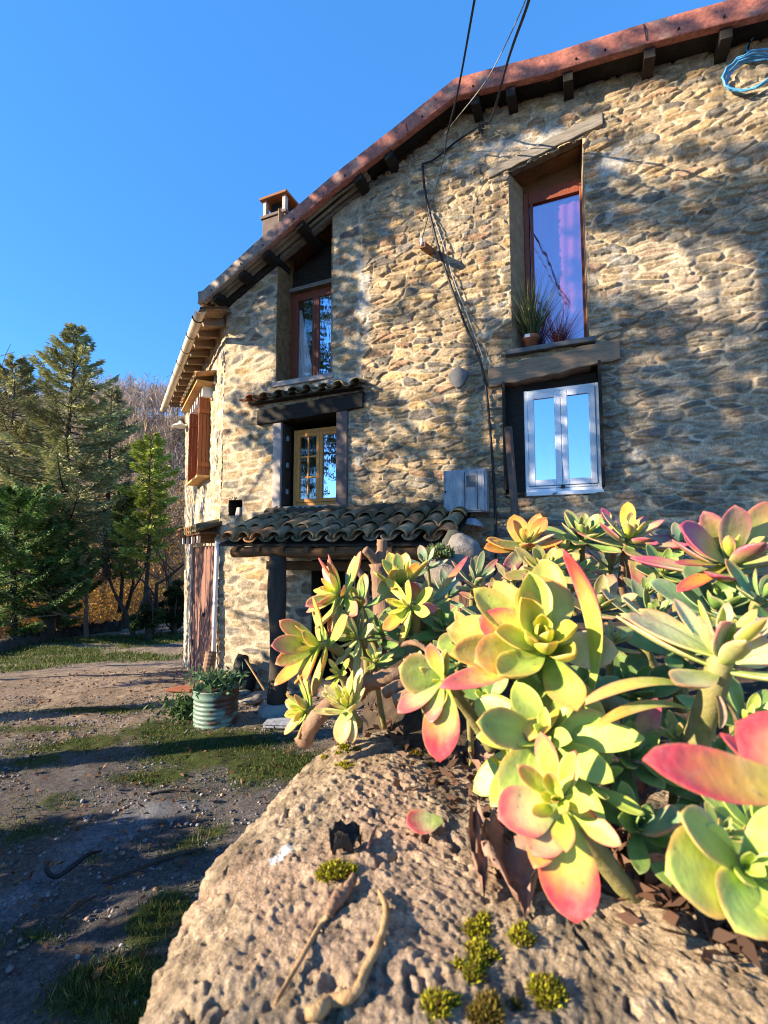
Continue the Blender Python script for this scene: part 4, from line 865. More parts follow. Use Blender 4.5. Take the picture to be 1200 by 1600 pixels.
# ------------------------------------------------------------------ trees
def branch_set(mb, base, h, n, r, lean=(0, 0), up=.5, ln=.5, depth=2):
    pass
def conifer(px, ptop, Y, width, cards_n, colr, label, zb=None, bare=.15, droop=.25, Lc=(.10, .26), Wc=.045, irr=.3, name='conifer_tree', trunk_r=.16, seed=0, expo=.75, group='evergreens behind the terrace wall'):
    r = np.random.default_rng(seed+100); topp = at(px, ptop, Y); base = np.array([topp[0], topp[1], float(zg(topp[0], topp[1]))-.1 if zb is None else zb]); H = topp[2]-base[2]
    e = empty(name, base, label, 'tree', group)
    mb = MB(); pts = [base+ZV*H*f+np.array([.05*math.sin(f*7+seed), .05*math.cos(f*5), 0]) for f in np.linspace(0, .98, 14)]; mb.tube(pts, [trunk_r*(1-f)+.015 for f in np.linspace(0, 1, 14)], 8)
    nb = int(H*9); P = []; D = []; Ls = []; Cs = []
    for k in range(nb):
        f = bare+(1-bare)*((k+.5)/nb)**.85; ang = k*2.4+r.uniform(-.5, .5); R = width*(1-f)**expo*(1-.25*(f < bare+.12))*r.uniform(1-irr, 1+irr*.7)+.12
        p0 = base+ZV*(H*f); dirn = np.array([math.cos(ang), math.sin(ang), 0]); ns = max(4, int(R*7)); tilt = r.uniform(.15, .5) if f > .75 else r.uniform(-.12, .25)
        curve = [p0+dirn*R*g+ZV*R*(tilt*g-droop*g*(1-g)*1.2+ (.18*g*g)) for g in np.linspace(0, 1, ns)]
        if R > .3: mb.tube(curve, np.linspace(.035, .008, ns)*(.4+R*.3), 5, cap=False)
        m = max(10, int(cards_n/nb*(R/width*1.7+.15))); g = r.random(m)**.6; side = np.array([-dirn[1], dirn[0], 0]); sg = r.normal(0, 1, m)*.15*R*(1.1-g*.8)
        q = p0+dirn*(R*g)[:, None]+side*sg[:, None]+ZV*(R*(tilt*g-droop*g*(1-g)*1.2+.18*g*g)+r.normal(0, .05, m)-abs(sg)*.25)[:, None]
        dd = unit(dirn*.9+side*(np.sign(sg)*r.uniform(.2, 1.1, m))[:, None]+ZV*r.uniform(-.35, .5, m)[:, None]); P.append(q); D.append(dd); Ls.append(r.uniform(*Lc, m)); tone = r.uniform(.6, 1.35)
        Cs.append(np.array(colr)*tone*r.uniform(.65, 1.4, (m, 1)))
    mb.build('trunk', M['bark'], e, True)
    P = np.vstack(P); D = np.vstack(D); L = np.concatenate(Ls); V, Fq = cards(P, D, L, Wc*(.7+.6*r.random(len(P)))); build('crown', V, Fq, M['needle'], e, np.repeat(np.vstack(Cs), 4, 0))
    return e
conifer(118, 508, 18, 4.7, 60000, (.34, .34, .15), 'tallest blue green spruce with pointed top against the sky', bare=.24, seed=1, irr=.5, trunk_r=.2, expo=.95)
conifer(25, 560, 18.6, 3.6, 44000, (.36, .345, .155), 'broad olive green spruce at the left edge of the photo', bare=.22, seed=2, irr=.5)
conifer(176, 606, 21.5, 2.6, 22000, (.24, .25, .13), 'dark narrow spruce right of the tallest spruce', bare=.24, seed=4, irr=.5)
def clumpy(name, px, py, Y, rx, rz, n, colr, label, trunk, seed, nclump=26, Lc=(.10, .24), Wc=.06, group='evergreens behind the terrace wall', mat_='needle', updir=.6):
    r = np.random.default_rng(seed); c = at(px, py, Y); e = empty(name, [*at(trunk[0][0], trunk[0][1], Y)[:2], float(zg(*at(trunk[0][0], trunk[0][1], Y)[:2]))], label, 'tree', group)
    mb = MB(); pts = [at(a, b, Y) for a, b in trunk]; pts[0][2] = min(pts[0][2], float(zg(pts[0][0], pts[0][1]))-.1); cp_ = curve_pts(pts, 6); mb.tube(cp_, np.linspace(.12, .03, len(cp_)), 8)
    P = []; D = []; Cs = []
    for k in range(nclump):
        v = r.normal(size=3); v /= np.linalg.norm(v); v *= r.uniform(.3, 1); tp_ = (1-.62*max(-.3, v[2]+.15))*r.uniform(.7, 1.15); cc = c+v*np.array([rx*tp_*1.25, rx*tp_*1.1, rz*1.1]); cr = rx*r.uniform(.16, .30); v = unit(v)
        tw_ = curve_pts([cp_[int(len(cp_)*r.uniform(.55, .99))], (cp_[-1]+cc)/2+r.normal(0, .1, 3), cc], 4); mb.tube(tw_, .018, 5, cap=False)
        m = n//nclump; q = r.normal(size=(m, 3)); q /= np.linalg.norm(q, axis=1, keepdims=True); q *= (r.random((m, 1))**.5); P.append(cc+q*np.array([cr*1.25, cr*1.2, cr*.75])); D.append(unit(q+unit(v)*.5+ZV*r.uniform(-.1, updir, (m, 1)))); Cs.append(np.array(colr)*r.uniform(.6, 1.35)*r.uniform(.65, 1.4, (m, 1)))
    mb.build('trunk', M['bark'], e, True); P = np.vstack(P); V, Fq = cards(P, np.vstack(D), r.uniform(*Lc, len(P)), Wc); build('crown', V, Fq, M[mat_], e, np.repeat(np.vstack(Cs), 4, 0)); return e
conifer(238, 682, 16.8, 1.30, 17000, (.34, .40, .075), 'bright yellow green cypress rising left of the house corner', zb=float(at(215, 905, 16.8)[2])-1.2, bare=.28, irr=.6, seed=11, trunk_r=.07, Lc=(.08, .2), Wc=.04, expo=.6, droop=.0, name='cypress_tree')
conifer(195, 760, 17.3, .95, 9000, (.20, .27, .065), 'smaller green cypress leaning against the bright yellow green one', zb=float(at(195, 905, 17.3)[2])-1.2, bare=.25, irr=.6, seed=12, trunk_r=.06, Lc=(.08, .2), Wc=.04, expo=.6, droop=.0, name='cypress_tree')
conifer(30, 770, 15.9, 2.5, 42000, (.125, .215, .06), 'deep green bushy cypress in the lower left behind the wall', bare=.10, irr=.45, seed=13, trunk_r=.12, Lc=(.08, .2), Wc=.045, expo=.42, droop=.35, name='cypress_tree')
conifer(98, 812, 16.6, 1.1, 12000, (.11, .19, .06), 'small dark cypress right of the deep green bushy one', bare=.12, irr=.5, seed=14, trunk_r=.07, Lc=(.08, .2), Wc=.04, expo=.5, droop=.3, name='cypress_tree')
clumpy('ivy_bush', 232, 965, 16.3, .42, .5, 7000, (.05, .085, .03), 'dark ivy covered bush at the wall right of the cypress', [(232, 985), (232, 950), (233, 920)], 7, 34, Lc=(.06, .12), mat_='leaf')
clumpy('ivy_bush', 272, 945, 17.5, .5, .75, 8000, (.045, .07, .026), 'dark ivy bush beside the far left house corner', [(272, 980), (272, 940), (272, 910)], 8, 40, Lc=(.06, .12), mat_='leaf')
def bare_tree(base, h, label, seed, r0=.12, lean=(0, 0), m='bark', name='bare_tree', spread=.75, group=None, levels=4, nch=3):
    r = np.random.default_rng(seed); e = empty(name, base, label, 'tree', group); mbT = MB(); mbC = MB()
    def grow(p, d, L, rad, lv, mb):
        n = 4; pts = [p]
        for i in range(n): d = unit(d+r.normal(0, .13, 3)+ZV*.05); pts.append(pts[-1]+d*L/n)
        mb.tube(pts, np.linspace(rad, rad*.62, n+1), 7 if lv == levels else 4, cap=False)
        if lv == 0: return
        for k in range(nch+(1 if lv < 2 else 0)):
            f = r.integers(2, n+1); nd = unit(d+r.normal(0, spread, 3)+ZV*.15); grow(pts[f], nd, L*r.uniform(.55, .8), rad*.55*(.8 if f < n else 1), lv-1, mbC)
    grow(np.array(base, float), unit(np.array([lean[0], lean[1], 1.])), h*.38, r0, levels, mbT)
    mbT.build('trunk', M[m], e, True); mbC.build('branches', M[m], e, True); return e
for i, (px, py, Y, h, ln, m, lb) in enumerate(((135, 992, 16.6, 4.2, (.18, 0), 'barkpale', 'pale leaning bare trunk under the tallest spruce'), (212, 985, 16.8, 4.5, (-.35, .1), 'bark', 'dark bare trunk leaning left below the bright cypress'), (238, 980, 17.2, 5.5, (.1, 0), 'bark', 'slender bare tree between the bright cypress and the house'), (268, 975, 18.5, 6.0, (-.05, .1), 'barkpale', 'bare tree rising closest to the house corner'), (185, 990, 18, 5, (.05, 0), 'bark', 'bare tree between the two leaning trunks'))):
    p = at(px, py, Y); p[2] = float(zg(p[0], p[1]))-.1; bare_tree(p, h, lb, 40+i, .09, ln, m, group='bare trees behind the terrace wall')
# thicket of twigs and yellow leaves
def make_thicket():
    n = 15000; Y = rng.uniform(22.5, 34, n); X = Y*rng.uniform(-.90, -.36, n); Z = zg(X, Y)+rng.random(n)**1.2*7.0
    P = np.stack([X, Y, Z], -1); D = unit(np.stack([rng.normal(0, .7, n), rng.normal(0, .5, n), rng.uniform(.1, 1.3, n)], -1)); L = rng.uniform(.5, 1.7, n); V, Fq = cards(P, D, L, rng.uniform(.015, .05, n))
    c = np.array([.30, .23, .16])*rng.uniform(.4, 1.6, (n, 1))
    m = 42000; Y = rng.uniform(22.5, 33, m); X = Y*rng.uniform(-.90, -.36, m); Z = zg(X, Y)+rng.random(m)**1.5*6.5; k = fbm(X*.9, Z*.9+Y*.5, 6) > .44; X, Y, Z = X[k], Y[k], Z[k]; m = len(X)
    V2, F2 = cards(np.stack([X, Y, Z], -1), unit(rng.normal(size=(m, 3))), rng.uniform(.08, .2, m), rng.uniform(.06, .13, m))
    c2 = np.array([.80, .44, .07])*rng.uniform(.5, 1.3, (m, 1)); br = rng.random(m) < .35; c2[br] = np.array([.42, .21, .08])*rng.uniform(.6, 1.3, (br.sum(), 1)); gr = rng.random(m) < .15; c2[gr] = np.array([.13, .15, .04])
    # undergrowth right behind the terrace wall
    q = 26000; a_, b_ = np.array([-15.5, 12.8]), np.array([-7.9, 20.8]); f = rng.random((q, 1)); nv = unit(np.array([-(b_-a_)[1], (b_-a_)[0]])); P3 = a_+(b_-a_)*f+nv*(.5+5.5*rng.random((q, 1))); Z3 = zg(P3[:, 0], P3[:, 1])+rng.random(q)**1.6*(1.0+1.6*fbm(P3[:, 0]*.8, P3[:, 1]*.8, 12)); leafy_ = rng.random(q) < .62
    V3, F3 = cards(np.column_stack([P3, Z3]), unit(np.where(leafy_[:, None], rng.normal(size=(q, 3)), np.stack([rng.normal(0, .6, q), rng.normal(0, .6, q), rng.uniform(.2, 1.2, q)], -1))), np.where(leafy_, rng.uniform(.05, .14, q), rng.uniform(.3, 1.1, q)), np.where(leafy_, rng.uniform(.05, .1, q), .014))
    c3 = np.where(leafy_[:, None], np.array([.90, .52, .08])*rng.uniform(.4, 1.3, (q, 1)), np.array([.26, .19, .13])*rng.uniform(.4, 1.5, (q, 1)))
    V = np.vstack([V, V2, V3]); tag(build('thicket', V, np.arange(len(V)).reshape(-1, 4), M['leaf'], None, np.vstack([np.repeat(c, 4, 0), np.repeat(c2, 4, 0), np.repeat(c3, 4, 0)]), loc=(0, 0, 0)), 'tangled autumn thicket with golden leaves beyond the terrace wall', 'thicket', kind='stuff')
    # bare wood on the hill
    T = 1500; Ps = []; Ds = []; Ls = []; Ws = []; Cs = []
    Y = rng.uniform(38, 98, T); X = Y*rng.uniform(-.95, -.30, T); Z = zg(X, Y)
    for x, y, z in zip(X, Y, Z):
        h = rng.uniform(5, 9); tone = rng.uniform(.6, 1.4); col_ = np.array([.30, .235, .20]) if rng.random() < .8 else np.array([.34, .22, .09])
        Ps.append([[x, y, z-.3]]); Ds.append([unit([rng.normal(0, .05), 0, 1])]); Ls.append([h]); Ws.append([.28]); Cs.append([col_*.7*tone])
        m = 26; f = rng.uniform(.3, 1, m); pp = np.stack([x+rng.normal(0, .25, m), y+rng.normal(0, .25, m), z+h*f*.92], -1); Ps.append(pp); Ds.append(unit(np.stack([rng.normal(0, .7, m), rng.normal(0, .7, m), rng.uniform(.2, 1.3, m)], -1))); Ls.append(rng.uniform(1, 3.2, m)*(1.25-f*.6)); Ws.append(rng.uniform(.05, .14, m)); Cs.append(np.tile(col_*tone, (m, 1)))
    V, Fq = cards(np.vstack(Ps), np.vstack(Ds), np.concatenate(Ls), np.concatenate(Ws))
    tag(build('hill_wood', V, Fq, M['leaf'], None, np.repeat(np.vstack(Cs), 4, 0), loc=(0, 0, 0)), 'bare brown winter wood covering the far hillside', 'wood', kind='stuff')
make_thicket()
# ------------------------------------------------------------------ trees and hedge added out of view to the left to shade the wall and yard
LIT = [[(945, 168), (1060, 140), (1210, 112), (1210, 196), (1060, 190), (960, 186)],
       [(590, 415), (640, 360), (700, 318), (770, 268), (800, 300), (800, 470), (740, 462), (690, 440), (640, 418)],
       [(780, 262), (860, 225), (905, 215), (925, 222), (850, 258), (795, 280)],
       [(922, 368), (1000, 380), (1090, 405), (1205, 430), (1205, 505), (1120, 480), (1030, 448), (925, 430)],
       [(640, 540), (700, 510), (745, 520), (750, 580), (690, 590)],
       [(345, 560), (430, 555), (432, 580), (345, 590)],
       [(343, 500), (362, 540), (372, 600), (352, 640), (345, 700), (430, 730), (440, 790), (343, 800)],
       [(345, 880), (420, 900), (420, 1010), (345, 1010)]]
HALF = [[(560, 400), (640, 380), (760, 470), (770, 700), (660, 790), (560, 780)], [(930, 240), (1200, 196), (1200, 260), (1000, 300)], [(580, 600), (760, 600), (700, 740), (600, 780), (550, 700)], [(1000, 460), (1205, 510), (1205, 640), (1080, 560)], [(345, 640), (430, 600), (440, 660), (345, 700)], [(800, 470), (790, 560), (760, 560), (740, 470)], [(380, 620), (400, 760), (345, 800), (343, 640)], [(590, 440), (640, 430), (640, 540), (590, 520)]]
LITg = [[gp(*p) for p in q] for q in LIT]; HALFg = [[gp(*p) for p in q] for q in HALF]
OX = 1.35*np.array([0, .13, -.13, 0, 0, .09, -.09, .09, -.09]); OZ = 1.35*np.array([0, 0, 0, .13, -.13, .09, .09, -.09, -.09])
def shade_trees():
    tree_pts = {0: [], 1: [], 2: []}; r = np.random.default_rng(3)
    ts = np.arange(.1, 8.7, .17); zs = np.arange(.2, 7.7, .17)
    for t in ts:
        for z in zs:
            if z > roofz(t)-.0: continue
            tj, zj = t+r.uniform(-.06, .06), z+r.uniform(-.06, .06)
            T_, Z_ = np.array(tj), np.array(zj)
            if any(inpoly(tj+OX, zj+OZ, q).any() for q in LITg): continue
            dens_ = .22 if any(inpoly(T_, Z_, q) for q in HALFg) else 1.0
            if z < 2.2 and t < 1.3: dens_ = .35
            if r.random() > dens_: continue
            k = 0 if t < 2.4 else (1 if t < 5.3 else 2)
            tree_pts[k].append(G(tj, zj, 0)+SUN*((8.0, 10.5, 12.5)[k]+r.uniform(-1.2, 1.2)))  # leaf clumps set up-sun of every gable cell meant to be shaded
    for k, pts in tree_pts.items():
        c = np.mean(pts, 0); base = np.array([c[0], c[1], 0.]); e = empty('broadleaf_tree', base, ('nearest', 'middle', 'farthest')[k]+' of the three evergreen trees out of view left, shading the gable', 'tree', 'shade trees left of the yard')
        mb = MB(); mb.tube([base-ZV*.2, base+ZV*2, c-ZV*1, c+ZV*2], [.22, .18, .12, .04], 8)
        for q in pts[::40]: mb.tube([c-ZV*random.uniform(0, 2), (c+q)/2+ZV*.3, q], [.05, .03, .012], 5, cap=False)
        mb.build('trunk', M['bark'], e, True)
        m = 13; A = np.repeat(np.array(pts), m, 0)+r.normal(0, .065, (len(pts)*m, 3)); V, Fq = cards(A, unit(r.normal(size=A.shape)), r.uniform(.10, .18, len(A)), r.uniform(.07, .12, len(A)))
        build('crown', V, Fq, M['leaf'], e, np.repeat(np.array([.05, .085, .03])*r.uniform(.6, 1.4, (len(A), 1)), 4, 0))
shade_trees()
def door_shade():  # added unseen tree, leaves placed to streak the side wall with shade
    r = np.random.default_rng(8); P = []
    for s_ in np.arange(-.1, 4.5, .07):
        for z in np.arange(-.6, 5.2, .10):
            v = fbm(np.array(s_*1.9+z*.35), np.array(z*.55+3), 81, 3)+.10*(r.random()-.5); thr = .46 if z < 2.2 else .57
            if v > thr: P.append(S(s_, z, 0)+SUN*(5.6+r.uniform(-.5, .5)))
    P = np.array(P); c = P.mean(0); base = np.array([c[0], c[1], -.4]); e = empty('broadleaf_tree', base, 'slender leafy tree out of view left whose shade dapples the barn door', 'tree', 'shade trees left of the yard')
    mb = MB(); mb.tube([base, base+ZV*2, c+ZV*1.5], [.10, .08, .03], 7); mb.build('trunk', M['bark'], e, True); A = np.repeat(P, 5, 0)+r.normal(0, .03, (len(P)*5, 3)); V, Fq = cards(A, unit(r.normal(size=A.shape)+ZV*1.2), r.uniform(.10, .22, len(A)), r.uniform(.05, .08, len(A))); build('crown', V, Fq, M['leaf'], e, np.repeat(np.array([.05, .085, .03])*r.uniform(.6, 1.4, (len(A), 1)), 4, 0))
door_shade()
bare_tree(np.array([-9.6, 7.6, -.3]), 9.0, 'bare tree out of view left whose twigs dapple the barn door', 70, .11, (.02, .05), 'bark', spread=.6, levels=4, nch=4)
bare_tree(np.array([-11.5, 9.6, -.5]), 9.0, 'second bare tree out of view left beyond the yard', 73, .12, (.02, .05), 'bark', spread=.6, levels=4, nch=4)
def shade_hedge():  # added unseen to shade the near ground, gaps cut for lit spots
    e = empty('hedge', (-5.3, 1.0, 0), 'tall leafy hedge out of view along the left of the yard', 'hedge'); n = 24000
    x = rng.normal(-5.6, .35, n); y = rng.uniform(-3.0, 2.7, n); top = 2.05+.75*(fbm(y*.9+4, y*0, 4)-.5)*2+.2*(fbm(y*4, y*0, 8)-.5); z = rng.random(n)**.8*top
    k = fbm(y*1.6, z*1.6, 33) > .33
    for px, py, rr in ((235, 1425, .26), (190, 1440, .18), (400, 1180, .3), (330, 1150, .25), (130, 1170, .3), (300, 1200, .2), (60, 1110, .4), (280, 1285, .16), (420, 1235, .15)):
        g = onground(px, py); q = g+SUN*((-5.6-g[0])/SUN[0]); k &= np.hypot((y-q[1])*.5, z-q[2]) > rr
    k = k; P = np.stack([x, y, z], -1)[k]; V, Fq = cards(P, unit(rng.normal(size=P.shape)), rng.uniform(.08, .2, len(P)), rng.uniform(.06, .12, len(P))); build('foliage', V, Fq, M['leaf'], e, np.repeat(np.array([.045, .08, .03])*rng.uniform(.6, 1.4, (len(P), 1)), 4, 0))
    mb = MB(); [mb.tube([(-5.6, yy, -.1), (-5.6+random.uniform(-.1, .1), yy, 1.6)], .04, 6) for yy in np.arange(-2.8, 2.7, .6)]; mb.build('stems', M['bark'], e)
shade_hedge()
# ------------------------------------------------------------------ foreground boulder, bed and succulents
from mathutils.bvhtree import BVHTree
ZT = 1.70
def onplane(px, py, z=ZT):
    d = ray(px, py); return CAM + d*((z-2.0)/d[2])
def make_boulder():
    sil = [(215, 1600), (248, 1500), (298, 1400), (345, 1312), (395, 1258), (440, 1214), (488, 1160), (540, 1128), (600, 1117), (665, 1128)]
    sil = [(a-(26 if b > 1260 else 12), b) for a, b in sil]; out = [onplane(*p)[:2] for p in sil]
    out = [(-.10, .04), (-.155, .13), (-.165, .22)]+[tuple(p) for p in out]+[(.22, .86), (.42, .80), (.62, .66), (.70, .45), (.66, .22), (.45, .06), (.15, .02)]
    out = np.array(out); c = np.array([.16, .42]); a = np.arctan2(out[:, 1]-c[1], out[:, 0]-c[0]); rr = np.hypot(out[:, 0]-c[0], out[:, 1]-c[1]); k = np.argsort(a); a, rr = a[k], rr[k]
    NA, NR, NS = 760, 250, 46; th = np.linspace(-math.pi, math.pi, NA, endpoint=False)
    R = np.interp(th, np.concatenate([a-2*math.pi, a, a+2*math.pi]), np.tile(rr, 3)); R = R*(1+.035*(fbm(np.cos(th)*4+9, np.sin(th)*4, 6)-.5))
    rho = np.concatenate([np.linspace(.0, 1, NR)**.85, np.ones(NS)]); TH, RH = np.meshgrid(th, rho); RR = np.broadcast_to(R, TH.shape)
    dx, dy = np.cos(TH), np.sin(TH); sk = np.concatenate([np.zeros(NR), np.linspace(0, 1, NS)**1.6])[:, None]*np.ones(NA)
    q = 1+.20*np.sin(sk*2.6)*(sk > 0)-.05*sk
    X = c[0]+dx*RR*RH*q; Y = c[1]+dy*RR*RH*q
    Z = ZT+.012-.045*RH**7-sk*1.78+.045*(fbm(X*4.2, Y*4.2, 50)-.5)*(1-sk)*(1-RH**6*.6)
    # weathered sandstone: pits, grains, ridges
    n1 = fbm(X*16, Y*16+Z*8, 51); n2 = fbm(X*60, Y*60+Z*30, 52); pits = sstep(fbm(X*30+4, Y*24+Z*12, 53, 3), .60, .74); g3 = fbm(X*230, Y*230+Z*100, 54, 2)
    g4 = sstep(fbm(X*120+3, Y*120+Z*60, 56, 2), .55, .66); disp = .013*(n1-.5)+.0075*(n2-.5)-.0035*pits+.0055*(g3-.45)-.0045*g4-.010*sstep(np.abs(n1-.5), .035, .0)*sstep(n2, .45, .6)
    nx, ny, nz = dx*(.15+.85*sstep(RH, .9, 1)), dy*(.15+.85*sstep(RH, .9, 1)), np.where(sk > 0, .2, 1-.4*sstep(RH, .93, 1))
    X = X+nx*disp; Y = Y+ny*disp; Z = Z+nz*disp
    col = np.array([.40, .295, .19])*(.5+1.0*n2[..., None]); col = col*(1-.45*pits[..., None]); sp_ = sstep(fbm(X*210, Y*210, 57, 2), .60, .68)[..., None]; col = col*(1-sp_*.6)+np.array([.60, .52, .42])*sp_*.6
    pk = sstep(fbm(X*11, Y*11, 58), .5, .66)[..., None]; col = col*(1-.35*pk)+np.array([.42, .25, .17])*.35*pk
    dk = sstep(fbm(X*26, Y*26, 59), .6, .72)[..., None]; col = col*(1-.55*dk)+np.array([.085, .062, .042])*.55*dk
    bg = sstep(fbm(X*7+2, Y*7+Z*3, 44), .46, .62)[..., None]; col = col*(1-.42*bg)+np.array([.17, .15, .125])*.42*bg; dst = sstep(fbm(X*14, Y*9+Z*4, 46), .57, .68)[..., None]; col = col*(1-.5*dst)
    dsp = sstep(fbm(X*170+5, Y*170, 60, 2), .64, .72)[..., None]; col = col*(1-dsp*.75)
    for px, py, sx, sy in ((440, 1352, .016, .007), (448, 1340, .011, .005), (432, 1362, .008, .005)):  # white lichen mark
        p = onplane(px, py); u_ = (X-p[0])*.75+(Y-p[1])*.66; v_ = -(X-p[0])*.66+(Y-p[1])*.75; m = sstep(1-(u_/sx)**2-(v_/sy)**2+(n2-.5)*1.6, .1, .4)[..., None]; col = col*(1-m*.9)+np.array([.80, .78, .74])*m*.9
    V = np.stack([X, Y, Z], -1).reshape(-1, 3); n_r = NR+NS; idx = np.arange(n_r*NA).reshape(n_r, NA)
    Fq = np.stack([idx[:-1], np.roll(idx[:-1], -1, 1), np.roll(idx[1:], -1, 1), idx[1:]], -1).reshape(-1, 4)[:, ::-1].copy()
    o = build('boulder', V, Fq, M['rock'], None, col.reshape(-1, 3), True); tag(o, 'large rough tan sandstone boulder in the foreground', 'boulder')
    s = V[:NA*NR].reshape(NR, NA, 3)[::5, ::4]; nr, na = s.shape[:2]; ii = np.arange(nr*na).reshape(nr, na); f = np.stack([ii[:-1], np.roll(ii[:-1], -1, 1), np.roll(ii[1:], -1, 1), ii[1:]], -1).reshape(-1, 4)
    return BVHTree.FromPolygons([tuple(v) for v in s.reshape(-1, 3)], [tuple(q) for q in f.tolist()])
ROCK = make_boulder()
def rockhit(px, py):
    h = ROCK.ray_cast(Vector(CAM), Vector(unit(ray(px, py)))); return np.array(h[0]) if h[0] is not None else onplane(px, py)
def bedz(x, y): return 1.685+.13*sstep(np.asarray(y)+.35*np.asarray(x), .55, 1.25)
def make_bed():
    gx = np.arange(-.10, 2.3, .02); gy = np.arange(.30, 1.75, .02); X, Y = np.meshgrid(gx, gy)
    edge = np.minimum(np.minimum(X-(-.06+.10*np.abs(Y-1.2)), Y-(.62-1.4*np.maximum(X-.05, 0)).clip(.26, 9)), np.minimum(2.3-X, 1.73-Y)); Z = bedz(X, Y)-.10*sstep(.06-edge, 0, .08)+.035*(fbm(X*18, Y*18, 61)-.5)+.012*(fbm(X*70, Y*70, 62)-.5)
    keep = (edge[:-1, :-1] > -.02); ny, nx = X.shape; idx = np.arange(nx*ny).reshape(ny, nx); Fq = np.stack([idx[:-1, :-1], idx[:-1, 1:], idx[1:, 1:], idx[1:, :-1]], -1)[keep]
    V = np.stack([X, Y, Z], -1).reshape(-1, 3); u_ = np.unique(Fq); rm = np.full(len(V), -1); rm[u_] = np.arange(len(u_)); tag(build('soil', V[u_], rm[Fq], M['soil'], smooth=True, loc=(0, 0, 0)), kind='structure')
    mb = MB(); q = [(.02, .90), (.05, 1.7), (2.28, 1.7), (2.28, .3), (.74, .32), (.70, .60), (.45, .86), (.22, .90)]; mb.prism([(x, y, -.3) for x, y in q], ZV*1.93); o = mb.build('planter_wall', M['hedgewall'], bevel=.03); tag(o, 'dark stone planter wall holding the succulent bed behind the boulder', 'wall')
    for p0, p1 in (((.055, 1.71), (.015, .88)), ((2.28, 1.71), (.045, 1.71))):
        d = unit([p1[0]-p0[0], p1[1]-p0[1], 0]); nrm = np.array([d[1], -d[0], 0]); L = math.hypot(p1[0]-p0[0], p1[1]-p0[1]); P0 = np.array([p0[0], p0[1], 0])
        nrm = nrm if np.dot(nrm, P0-np.array([.8, 1.2, 0])) > 0 else -nrm
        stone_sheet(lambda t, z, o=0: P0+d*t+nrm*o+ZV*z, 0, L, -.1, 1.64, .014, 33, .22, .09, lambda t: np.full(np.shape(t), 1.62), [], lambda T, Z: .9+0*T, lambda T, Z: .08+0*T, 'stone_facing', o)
make_bed()
PALS = dict(lime=((.26, .38, .06), (.42, .53, .095)), yell=((.36, .46, .06), (.54, .60, .075)), green=((.10, .20, .05), (.19, .32, .075)), blue=((.10, .19, .09), (.19, .32, .16)), olive=((.20, .26, .05), (.36, .37, .075)), pale=((.42, .50, .12), (.60, .62, .25)), orange=((.38, .36, .05), (.62, .36, .05)), pinkg=((.22, .30, .08), (.40, .36, .14)))  # green is a darker set, toned for rosettes that sit in shade
REDS = dict(pink=(.66, .13, .12), mag=(.44, .075, .12), red=(.62, .06, .07), orange=(.72, .20, .045))
def leaf_geo(L, W, th, curl, cup, pt, rnd):
    nl, nc = 13, 9; vs = np.linspace(0, 1, nl)**.92; cs = np.linspace(-1, 1, nc); V = []; A = []
    y = z = 0; prev = 0
    cen = []
    for v in vs:
        dl = (v-prev)*L; prev = v; a = curl*(v-.35); y += math.cos(a)*dl; z += math.sin(a)*dl; cen.append((y, z, a))
    wob = rnd.uniform(-.06, .06)
    for side in (1, -1):
        for v, (cy, cz, a) in zip(vs, cen):
            m = .64
            w = .26+.74*math.sin(min(v/m, 1)*math.pi/2)**1.25 if v <= m else max(0, 1-((v-m)/(1-m))**pt)**.62
            w = max(w*W/2, .0004); pr_ = (max(0, math.sin(math.pi*min(.97, v*.9+.09))))**.45
            for c_ in cs:
                t = th*math.sqrt(max(0, 1-c_*c_))*pr_*(.35 if side > 0 else .65)*side; zz = cup*c_*c_*w+t; ax = c_*w+wob*L*v*v
                V.append((ax, cy-math.sin(a)*zz, cz+math.cos(a)*zz)); A.append((v, c_, side))
    Fc = []
    for s in (0, 1):
        o = s*nl*nc
        for i in range(nl-1):
            for j in range(nc-1):
                q = (o+i*nc+j, o+i*nc+j+1, o+(i+1)*nc+j+1, o+(i+1)*nc+j); Fc.append(q if s == 0 else q[::-1])
    o = nl*nc
    for i in range(nl-1): Fc.append((i*nc, (i+1)*nc, o+(i+1)*nc, o+i*nc)); Fc.append((i*nc+nc-1, o+i*nc+nc-1, o+(i+1)*nc+nc-1, (i+1)*nc+nc-1))
    for j in range(nc-1): Fc.append(((nl-1)*nc+j, (nl-1)*nc+j+1, o+(nl-1)*nc+j+1, o+(nl-1)*nc+j))
    return np.array(V), np.array(A), np.array(Fc)
def leaf_color(A, pal, red, amt, edge, rnd, tone=1):
    b, m = PALS[pal]; b = np.array(b); m = np.array(m); v, c = A[:, 0:1], A[:, 1:2]
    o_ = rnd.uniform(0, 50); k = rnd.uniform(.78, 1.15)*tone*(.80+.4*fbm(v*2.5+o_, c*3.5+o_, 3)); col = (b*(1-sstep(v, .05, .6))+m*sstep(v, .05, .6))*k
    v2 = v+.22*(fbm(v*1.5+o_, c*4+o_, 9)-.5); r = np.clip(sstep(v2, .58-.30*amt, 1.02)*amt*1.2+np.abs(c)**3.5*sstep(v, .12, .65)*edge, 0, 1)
    r = np.where(A[:, 2:3] < 0, np.clip(r*1.25, 0, 1), r); mid = m*.55+np.array(REDS[red])*.45
    return np.where(r < .5, col*(1-r*2)+mid*r*2, mid*(2-2*r)+np.array(REDS[red])*(2*r-1))
def put_leaf(VV, CC, FF, base, d, nn, geo, col):
    V, A, Fc = geo; d = unit(d); x = unit(np.cross(d, nn)); up = np.cross(x, d); b = sum(len(q) for q in VV)
    VV.append(np.asarray(base)+V[:, 0:1]*x+V[:, 1:2]*d+V[:, 2:3]*up); CC.append(col); FF.append(Fc+b)
NROS = 0
